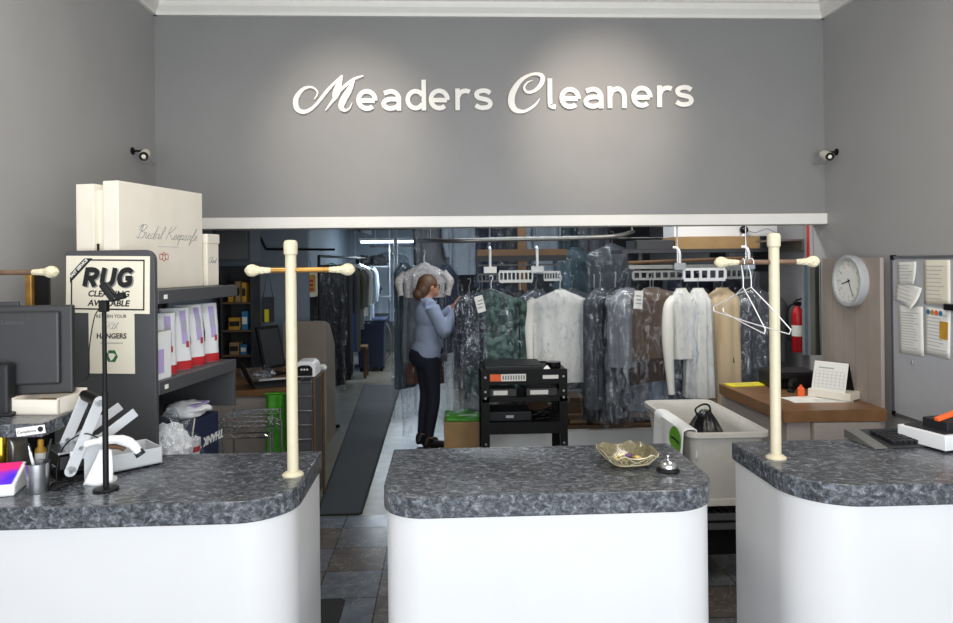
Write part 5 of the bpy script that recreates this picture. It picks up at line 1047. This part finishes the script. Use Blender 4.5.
bx2('tan cardboard box just right of the black stand, behind the white board', 570, 587, 420, 6.2, .25, 'cardboard')
bx2('dark brown cardboard box seen through the black stand', 500, 562, 396, 6.4, .3, 'cardboard_dark')
bx2('tall brown cardboard box behind, below the white shirt', 566, 600, 398, 6.55, .3, 'cardboard_dark')
ob_ = thing('open_box', 'open cardboard box with raised flap below the ticketed bundle', 'box', (P(612, 430, Y=6.15).x, 6.3, tbz)); hh = .13; MB().box(-.17, .17, -.14, .14, 0, hh*.5).build('box', 'cardboard_dark', ob_)
for a, b, c_, d in (((-.17, -.14), (.17, -.14), (.17, -.2), (-.17, -.2)),): MB().add([(-.17, -.14, hh*.5), (.17, -.14, hh*.5), (.12, -.24, hh*.9), (-.14, -.24, hh*.9)], [(0, 1, 2, 3)]).build('flap', 'cardboard', ob_, solid=.004)
MB().add([(-.17, -.14, hh*.5), (-.17, .14, hh*.5), (-.24, .12, hh*1.4), (-.24, -.12, hh*1.4)], [(0, 1, 2, 3)]).build('flap', 'cardboard', ob_, solid=.004); MB().add([(-.17, .14, hh*.5), (.17, .14, hh*.5), (.1, .05, hh*1.5), (-.17, .05, hh*1.5)], [(0, 1, 2, 3)]).build('flap', 'cardboard', ob_, solid=.004)
bx2('flat cardboard box under the ticketed bundle, right end of the platform', 628, 655, 424, 6.18, .25, 'cardboard_dark')
# ================================================================== the woman
wf = P(428, 445, Z=0); wx, wy = wf.x, 6.55
woman = thing('person', 'woman in a light blue shirt and dark trousers reaching to the plastic-wrapped clothes', 'person', (wx, wy, 0), R(22))
k_h = 1.0
body = MB()
body.blob((-.005, 0, .92), (.115, .165, .13)); body.blob((.0, 0, 1.08), (.10, .135, .16)); body.blob((.01, 0, 1.25), (.11, .155, .15)); body.tube([(0, 0, 1.33), (.012, 0, 1.45)], [.06, .05], 16)
body.blob((.03, 0, 1.525), (.09, .073, .105)); body.blob((.07, 0, 1.485), (.055, .055, .06)); body.blob((.122, 0, 1.51), (.018, .012, .02)); body.blob((.115, 0, 1.475), (.014, .022, .008)); body.blob((.1, 0, 1.445), (.025, .028, .022))
for s in (-1, 1): body.blob((.03, s*.075, 1.515), (.02, .012, .03))
ARM = {-1: [(.0, -.15, 1.34), (.09, -.22, 1.10), (.215, -.19, 1.32)], 1: [(.0, .15, 1.34), (.12, .2, 1.12), (.31, .06, 1.33)]}
LEG = {-1: [(.0, -.085, .90), (.035, -.08, .49), (-.015, -.075, .085)], 1: [(.0, .085, .90), (.02, .085, .49), (-.03, .08, .085)]}
for s in (-1, 1):
    a, b, c = [Vector(p) for p in ARM[s]]
    body.tube(curve([a, a.lerp(b, .5), b, b.lerp(c, .5), c], 4), [.052, .052, .051, .05, .048, .047, .046, .044, .042, .041, .04, .039, .037, .034, .031, .028, .027], 14)
    a2_, b2_, c2_ = [Vector(p) for p in LEG[s]]
    body.tube(curve([a2_, a2_.lerp(b2_, .5), b2_, b2_.lerp(c2_, .4), c2_], 4), [.086, .081, .076, .071, .066, .061, .057, .053, .05, .05, .049, .048, .047, .043, .039, .036, .034], 16)
    body.tube([(c2_.x-.035, c2_.y, .05), (c2_.x+.06, c2_.y, .045), (c2_.x+.15, c2_.y+s*.01, .035)], [.035, .036, .026], 12, flat=1)
    d = (c-b).normalized(); u = Vector((0, 0, 1)) if s else 0; sd = d.cross(Vector((0, 0, 1))).normalized()
    pm2 = c+d*.045; body.tube([c, c+d*.03, c+d*.075, c+d*.09], [.026, .036, .038, .03], 12, flat=.55)
    for j in range(4):
        o = c+d*.08+sd*(.026-.0175*j)*s; L = (.062, .07, .066, .05)[j]; dn = Vector((0, 0, -1))*.0
        cu = -sd*s*.0+Vector((0, 0, -.012))
        body.tube(curve([o, o+d*L*.45+cu*.2, o+d*L*.8+cu*1.0, o+d*L*.95+cu*2.0], 3), .0085, 8)
    o = c+d*.025+sd*.03*s; body.tube(curve([o, o+d*.03+sd*.018*s, o+d*.065+sd*.012*s+Vector((0, 0, -.01))], 3), .0095, 8)
body.build('body', 'skin', woman, remesh=.0085, smooth=0)
# clothes
sh = MB(); sh.blob((0, 0, .935), (.15, .186, .115)); sh.blob((-.012, 0, .89), (.15, .186, .095)); sh.blob((.0, 0, 1.06), (.122, .155, .17)); sh.blob((.01, 0, 1.25), (.128, .172, .15)); sh.tube([(-.002, -.13, 1.345), (.0, 0, 1.365), (-.002, .13, 1.345)], [.06, .072, .06], 14); sh.tube([(-.01, 0, 1.36), (.0, 0, 1.405)], [.068, .06], 16)
sh.blob((.01, 0, .96), (.138, .172, .13))
for s in (-1, 1):
    a, b, c = [Vector(p) for p in ARM[s]]; c = b.lerp(c, .9)
    sh.tube(curve([a, a.lerp(b, .5), b, b.lerp(c, .5), c], 4), [.068, .068, .067, .066, .064, .062, .06, .059, .059, .058, .056, .053, .05, .047, .045, .043, .043], 14)
sh.build('shirt', 'shirt_blue', woman, remesh=.011)
MB().tube([(-.055, -.045, 1.40), (-.06, 0, 1.412), (-.055, .045, 1.40), (.0, .065, 1.39), (.055, .04, 1.365)], .014, 8).build('collar', 'shirt_blue', woman, smooth=70)
tr2 = MB(); tr2.blob((-.035, 0, .87), (.135, .172, .13)); tr2.blob((.012, 0, .93), (.142, .178, .11))
for s in (-1, 1):
    a, b, c = [Vector(p) for p in LEG[s]]; tr2.tube(curve([a+Vector((-.015, 0, -.03)), a.lerp(b, .5), b, b.lerp(c, .45), c+Vector((0, 0, .035))], 4), [.102, .097, .092, .086, .08, .074, .069, .065, .062, .061, .06, .059, .057, .053, .049, .046, .044], 16)
tr2.build('trousers', 'trousers', woman, remesh=.011)
for s in (-1, 1):
    c = Vector(LEG[s][2]); q = MB(); q.tube(curve([(c.x-.055, c.y, .05), (c.x, c.y, .055), (c.x+.09, c.y+s*.006, .042), (c.x+.165, c.y+s*.012, .03)], 4), [.042]*5+[.044]*3+[.042]*3+[.034, .03], 14, flat=.85); q.blob((c.x-.01, c.y, .085), (.05, .043, .05))
    for v in q.v: v.z = max(v.z, 0.0)
    q.build('shoe', 'shoe', woman, remesh=.008)
hr = MB(); hr.blob((.012, 0, 1.545), (.1, .087, .098)); hr.blob((-.03, 0, 1.5), (.075, .075, .085)); hr.blob((.055, .05, 1.53), (.03, .03, .05)); hr.blob((.06, -.048, 1.545), (.032, .03, .04)); hr.blob((-.085, 0, 1.455), (.05, .055, .05)); hr.blob((-.07, -.01, 1.42), (.03, .035, .03))
hr.build('hair', 'hair', woman, remesh=.009)
gl_ = MB(); 
for s in (-1, 1): gl_.tube([(.118, s*.03+.022*math.cos(t*PI/5), 1.525+.018*math.sin(t*PI/5)) for t in range(10)], .003, 6, closed=True); gl_.tube([(.118, s*.052, 1.53), (.03, s*.08, 1.535)], .003, 6)
gl_.tube([(.12, -.01, 1.528), (.12, .01, 1.528)], .003, 6); gl_.build('glasses', 'black', woman)
for s in (-1, 1): MB().blob((.104, s*.03, 1.524), (.01, .012, .009), n=14).build('eye', 'paper', woman, smooth=70); MB().blob((.1125, s*.03, 1.524), (.004, .006, .006), n=10).build('pupil', 'black', woman.children[-1] if False else woman, smooth=70)
# ================================================================== the corridor at the back left
zr_ = 1.83
cra = thing('clothes_rack', 'long black clothes rail along the back left aisle', 'clothes rail', (-1.34, 9.3, 0))
MB().tube([(0, -1.9, 0), (0, -1.9, zr_), (0, 2.4, zr_), (0, 2.4, 0)], .016, 10).build('rail_frame', 'black', cra, smooth=40)
for y in (-1.9, 2.4): MB().bar((-.2, y, .02), (.2, y, .02), .03, .03).build('foot', 'black', cra)
for i, (y, lb, m_, L, fl, nm_) in enumerate(((7.75, 'black garment bag with a printed clear pouch, front of the back left rail', 'cloth_black', 1.35, 1.45, 'garment_cover'), (8.05, 'second black garment bag on the back left rail', 'cloth_black', 1.35, None, 'garment_cover'), (8.4, 'charcoal coat on the back left rail behind the black bags', 'cloth_dkgrey', 1.2, None, 'coat'), (8.75, 'deep blue trousers on the back left rail', 'cloth_deepblue', 1.1, None, 'trousers'), (9.1, 'olive coat on the back left rail', 'cloth_olive', 1.15, None, 'coat'), (9.5, 'grey jacket on the back left rail', 'cloth_grey', .9, None, 'jacket'), (9.95, 'white shirt on the back left rail', 'cloth_white', .75, None, 'shirt'), (10.4, 'pale blue shirt near the far end of the back left rail', 'cloth_blue', .85, .9, 'shirt'), (10.9, 'second pale blue shirt at the far end of the back left rail', 'cloth_blue', .85, .9, 'shirt'))):
    garment(lb, 'garment', -1.34, y, zr_+.016, .25 if i else .24, L, m_, rz=R(90-random.uniform(52, 62)), film_len=fl, name=nm_, seed=100+i, D=.085, sleeve=.5 if nm_ in ('shirt', 'jacket', 'coat') else 0)
pch = thing('printed_pouch', 'clear pouch with a red and yellow print hanging on the black garment bag', 'pouch', P(311, 297, Y=7.45)); h_ = P(311, 270, Y=7.45).z-pch.location.z; MB().prism(rrect(-.085, .085, 0, h_, [.06, .06, .03, .03]), .02, frame((0, .01, 0), (1, 0, 0), (0, 0, 1))).build('pouch', 'cream_paper', pch, bevel=.004)
MB().prism(rrect(-.05, .05, .05, h_-.05, .02), .002, frame((0, -.011, 0), (1, 0, 0), (0, 0, 1))).build('yellow_patch', 'yellow_dull', pch); q = MB(); [q.box(-.03, .03, -.015, -.013, .07+.045*i, .095+.045*i) for i in range(3)]; q.build('red_marks', 'red', pch); MB().tube([(0, 0, h_), (0, .0, h_+.1)], .003, 6).build('cord', 'charcoal', pch)
tgc = thing('green_hanger', 'green plastic hanger on the back left rail above the black bags', 'hanger', (-1.34, 8.2, zr_+.016), R(40)); MB().tube(curve([(0, 0, -.09), (.012, 0, -.02), (.013, 0, .002), (.004, 0, .011), (-.01, 0, .006)], 4), .003, 6).build('hook', 'steel', tgc); MB().tube([(0, 0, -.09), (.24, 0, -.17), (-.24, 0, -.17)], .007, 8, closed=True).build('shoulder_bar', 'juice_green', tgc)
bi = P(371, 372, Z=0)
bb_ = thing('storage_bin', 'dark blue tall wheeled bin standing in the back aisle', 'bin', (bi.x, bi.y+.25, 0)); zb3 = P(371, 322, Y=bi.y).z
MB().add([(-.2, -.22, .06), (.2, -.22, .06), (.2, .22, .06), (-.2, .22, .06), (-.22, -.26, zb3), (.22, -.26, zb3), (.22, .26, zb3), (-.22, .26, zb3)], [(0, 1, 2, 3), (4, 5, 6, 7), (0, 1, 5, 4), (1, 2, 6, 5), (2, 3, 7, 6), (3, 0, 4, 7)]).build('bin_body', 'bin_blue', bb_, bevel=.02)
MB().box(-.24, .24, -.28, .28, zb3, zb3+.05).build('lid', 'blue_card' if False else 'bin_blue', bb_, bevel=.015)
for x in (-.16, .16): MB().cyl((x-.02, .15, .06), (x+.02, .15, .06), .06, n=16).build('wheel', 'black', bb_); MB().box(x-.02, x+.02, -.2, -.16, 0, .06).build('foot', 'black', bb_)
MB().tube(curve([(.24, -.2, zb3-.02), (.31, -.2, zb3-.2), (.31, -.2, zb3-.5), (.24, -.2, zb3-.6)], 5), .014, 8).build('hose', 'rail_grey', bb_)
bc = thing('low_bin', 'small dark bin with a grey front beside the blue bin', 'bin', (P(344, 375, Z=0).x, P(344, 375, Z=0).y, 0)); MB().box(-.13, .13, -.12, .12, 0, .34).build('bin_body', 'charcoal', bc, bevel=.01); MB().box(-.06, .06, -.124, -.12, .05, .3).build('front_panel', 'rail_grey', bc)
bw_ = thing('wooden_stool', 'low brown wooden bench between the hanging coats and the blue bin', 'bench', (P(352, 350, Y=10.6).x, 10.7, 0)); MB().box(-.2, .22, -.15, .15, .44, .48).build('seat', 'timber', bw_)
for x in (-.18, .2):
    for y in (-.13, .13): MB().box(x-.02, x+.02, y-.02, y+.02, 0, .44).build('leg', 'timber', bw_)
# far machinery, racks and lights
mc = thing('pressing_machine', 'pale grey pressing machine at the far end of the aisle', 'machine', (P(386, 330, Y=14).x, 14, 0)); MB().box(-.35, .3, -.3, .4, 0, .75).build('cabinet', 'rail_grey', mc, bevel=.02); MB().lathe([(.06, .75), (.05, 1.1), (.08, 1.15), (.08, 1.3)], n=14).build('column', 'cardboard', mc, smooth=40); MB().obox((-.05, -.1, .9), (.7, .3, .08), rz=.2).build('press_head', 'steel', mc, bevel=.02); MB().blob((.12, -.1, 1.2), (.16, .12, .28), n=24).build('shirt_form', 'cloth_cream', mc, smooth=70)
MB().tube([(.3, 0, .3), (.45, -.1, .9), (.2, -.2, 1.2)], .02, 8).build('hose', 'charcoal', mc)
frk = thing('far_rack', 'steel ceiling rail across the far aisle carrying pale shirts', 'rail', (-.7, 13.0, 2.06)); MB().cyl((-.7, 0, 0), (.75, 0, 0), .014, n=8).build('rod', 'steel', frk); [MB().cyl((x, 0, 0), (x, 0, .69), .008, n=8).build('ceiling_rod', 'steel', frk) for x in (-.6, .7)]
garment('pale blue shirt hanging alone at the far end of the aisle', 'shirt', P(389, 270, Y=13).x, 13, 2.074, .3, 1.15, 'cloth_blue', film_len=None, name='shirt', seed=130, sleeve=.5)
garment('second pale blue shirt at the far end, edge on beside the white pole', 'shirt', P(398, 270, Y=13).x-.02, 13, 2.074, .22, 1.3, 'cloth_blue', rz=R(60), name='shirt', seed=131, film_len=1.4)
shf = thing('hanging_shelf', 'short steel shelf with black bundles high in the far aisle', 'shelf', (P(372, 268, Y=11.8).x, 11.8, P(372, 266, Y=11.8).z)); MB().box(-.28, .3, -.2, .2, -.02, 0).build('board', 'steel', shf); MB().box(-.28, .3, -.2, .2, -.52, -.5).build('board', 'steel', shf)
for x in (-.28, .3): MB().box(x-.01, x+.01, -.01, .01, -.6, 2.75-shf.location.z).build('hanger_post', 'steel', shf)
for lb, x, z, rx_ in (('black bundle of cloth on the upper far shelf, left', -.14, 0, .13), ('black cap shaped bundle on the upper far shelf, right', .12, 0, .15), ('black folded bundle on the lower far shelf', -.04, -.5, .18)): tag(MB().blob(Vector(shf.location)+Vector((x, 0, z+.085)), (rx_, .15, .09), x*9+z, .5, 3, 24, shf.location.z+z+.001).build('cloth_bundle', 'cloth_black', smooth=70), lb, 'bundle')
wp_ = thing('white_post', 'thin white upright post in the far aisle', 'post', (P(396, 300, Y=10.6).x, 10.6, 0)); MB().cyl((0, 0, 0), (0, 0, 2.75), .03, n=14).build('post', 'white_plastic', wp_, smooth=40); MB().lathe([(.07, 0), (.07, .01), (.03, .02)], n=16).build('base_plate', 'white_plastic', wp_)
fl_ = thing('ceiling_lamp', 'long fluorescent ceiling lamp across the far aisle', 'lamp', (-.75, 11.0, P(350, 243, Y=11).z)); MB().box(-.6, .6, -.09, .09, .03, .07).build('housing', 'white_plastic', fl_)
for y in (-.04, .04): MB().cyl((-.58, y, .012), (.58, y, .012), .016, n=10).build('tube', 'lamp', fl_)
for x in (-.5, .5): MB().cyl((x, 0, .07), (x, 0, 2.75-fl_.location.z), .006, n=6).build('hanging_rod', 'steel', fl_)
dcts = thing('ceiling_pipes', 'row of grey pipes and slats under the dark ceiling of the back aisle', 'pipes', (-.7, 9.0, 2.2)); 
for i in range(5): MB().cyl((-.5, .3*i, .04*i), (.65, .3*i, .04*i), .025, n=8).build('pipe', 'rail_grey', dcts, smooth=40)
for x in (-.4, .6): MB().box(x-.015, x+.015, -.05, 1.25, -.04, .55).build('bracket', 'shelf_dark', dcts)
# ================================================================== light
wld = bpy.data.worlds.new('world'); S.world = wld; wld.use_nodes = True; bg = wld.node_tree.nodes['Background']; bg.inputs[0].default_value = (.8, .9, 1, 1); bg.inputs[1].default_value = 1.3
def area(name, loc, rot, sx_, sy_, p, col=(1, 1, 1)):
    l = bpy.data.lights.new(name, 'AREA'); l.shape = 'RECTANGLE'; l.size = sx_; l.size_y = sy_; l.energy = p; l.color = col; o = bpy.data.objects.new(name, l); COL.objects.link(o); o.location = loc; o.rotation_euler = rot; return o
area('window_daylight', (.35, -1.5, 1.65), (R(90), 0, 0), 4.2, 2.5, 172, (.95, .975, 1.0))
for x in (-.9, 1.5): area('ceiling_fill', (x, 1.9, 3.44), (0, 0, 0), .6, 1.2, 30, (1, .93, .84))  # unseen fill lights added to brighten the walls and counter tops
def spot(name, loc, to, p, ang, col, r=.05, blend=.8):
    l = bpy.data.lights.new(name, 'SPOT'); l.energy = p; l.spot_size = R(ang); l.spot_blend = blend; l.color = col; l.shadow_soft_size = r; o = bpy.data.objects.new(name, l); COL.objects.link(o); o.location = loc
    o.rotation_euler = (Vector(to)-Vector(loc)).to_track_quat('-Z', 'Y').to_euler(); return o
for px, py, e in ((348, 136, 100), (602, 120, 138)): q = P(px, py, Y=YB); spot('sign_spot', (q.x, 2.5, 3.4), (q.x, YB, q.z), e, 38, (1, .87, .72), .04, 1)
for y, p in ((6.2, 13), (8.6, 10)): area('back_fluorescent', (.6, y, 2.7), (0, 0, 0), 1.2, .15, p*1.5, (.85, .93, 1))
area('back_fluorescent', (-.75, 11.0, fl_.location.z-.02), (0, 0, 0), 1.1, .12, 50, (.82, .92, 1)); area('back_fluorescent', (-.6, 14.6, 2.7), (0, 0, 0), 1.2, .2, 100, (.8, .92, 1))
area('front_fill', (.9, 5.2, 2.7), (0, 0, 0), 1.2, .15, 9, (.95, .97, 1))  # unseen fill added to lift the low white board and the clothes
area('desk_fluorescent', (2.0, 5.2, 2.7), (0, 0, 0), 1.0, .15, 14, (1, .95, .88))
v = S.view_settings; v.view_transform = 'Standard'; v.look = 'None'; v.gamma = 1; v.exposure = 0; v.use_curve_mapping = False
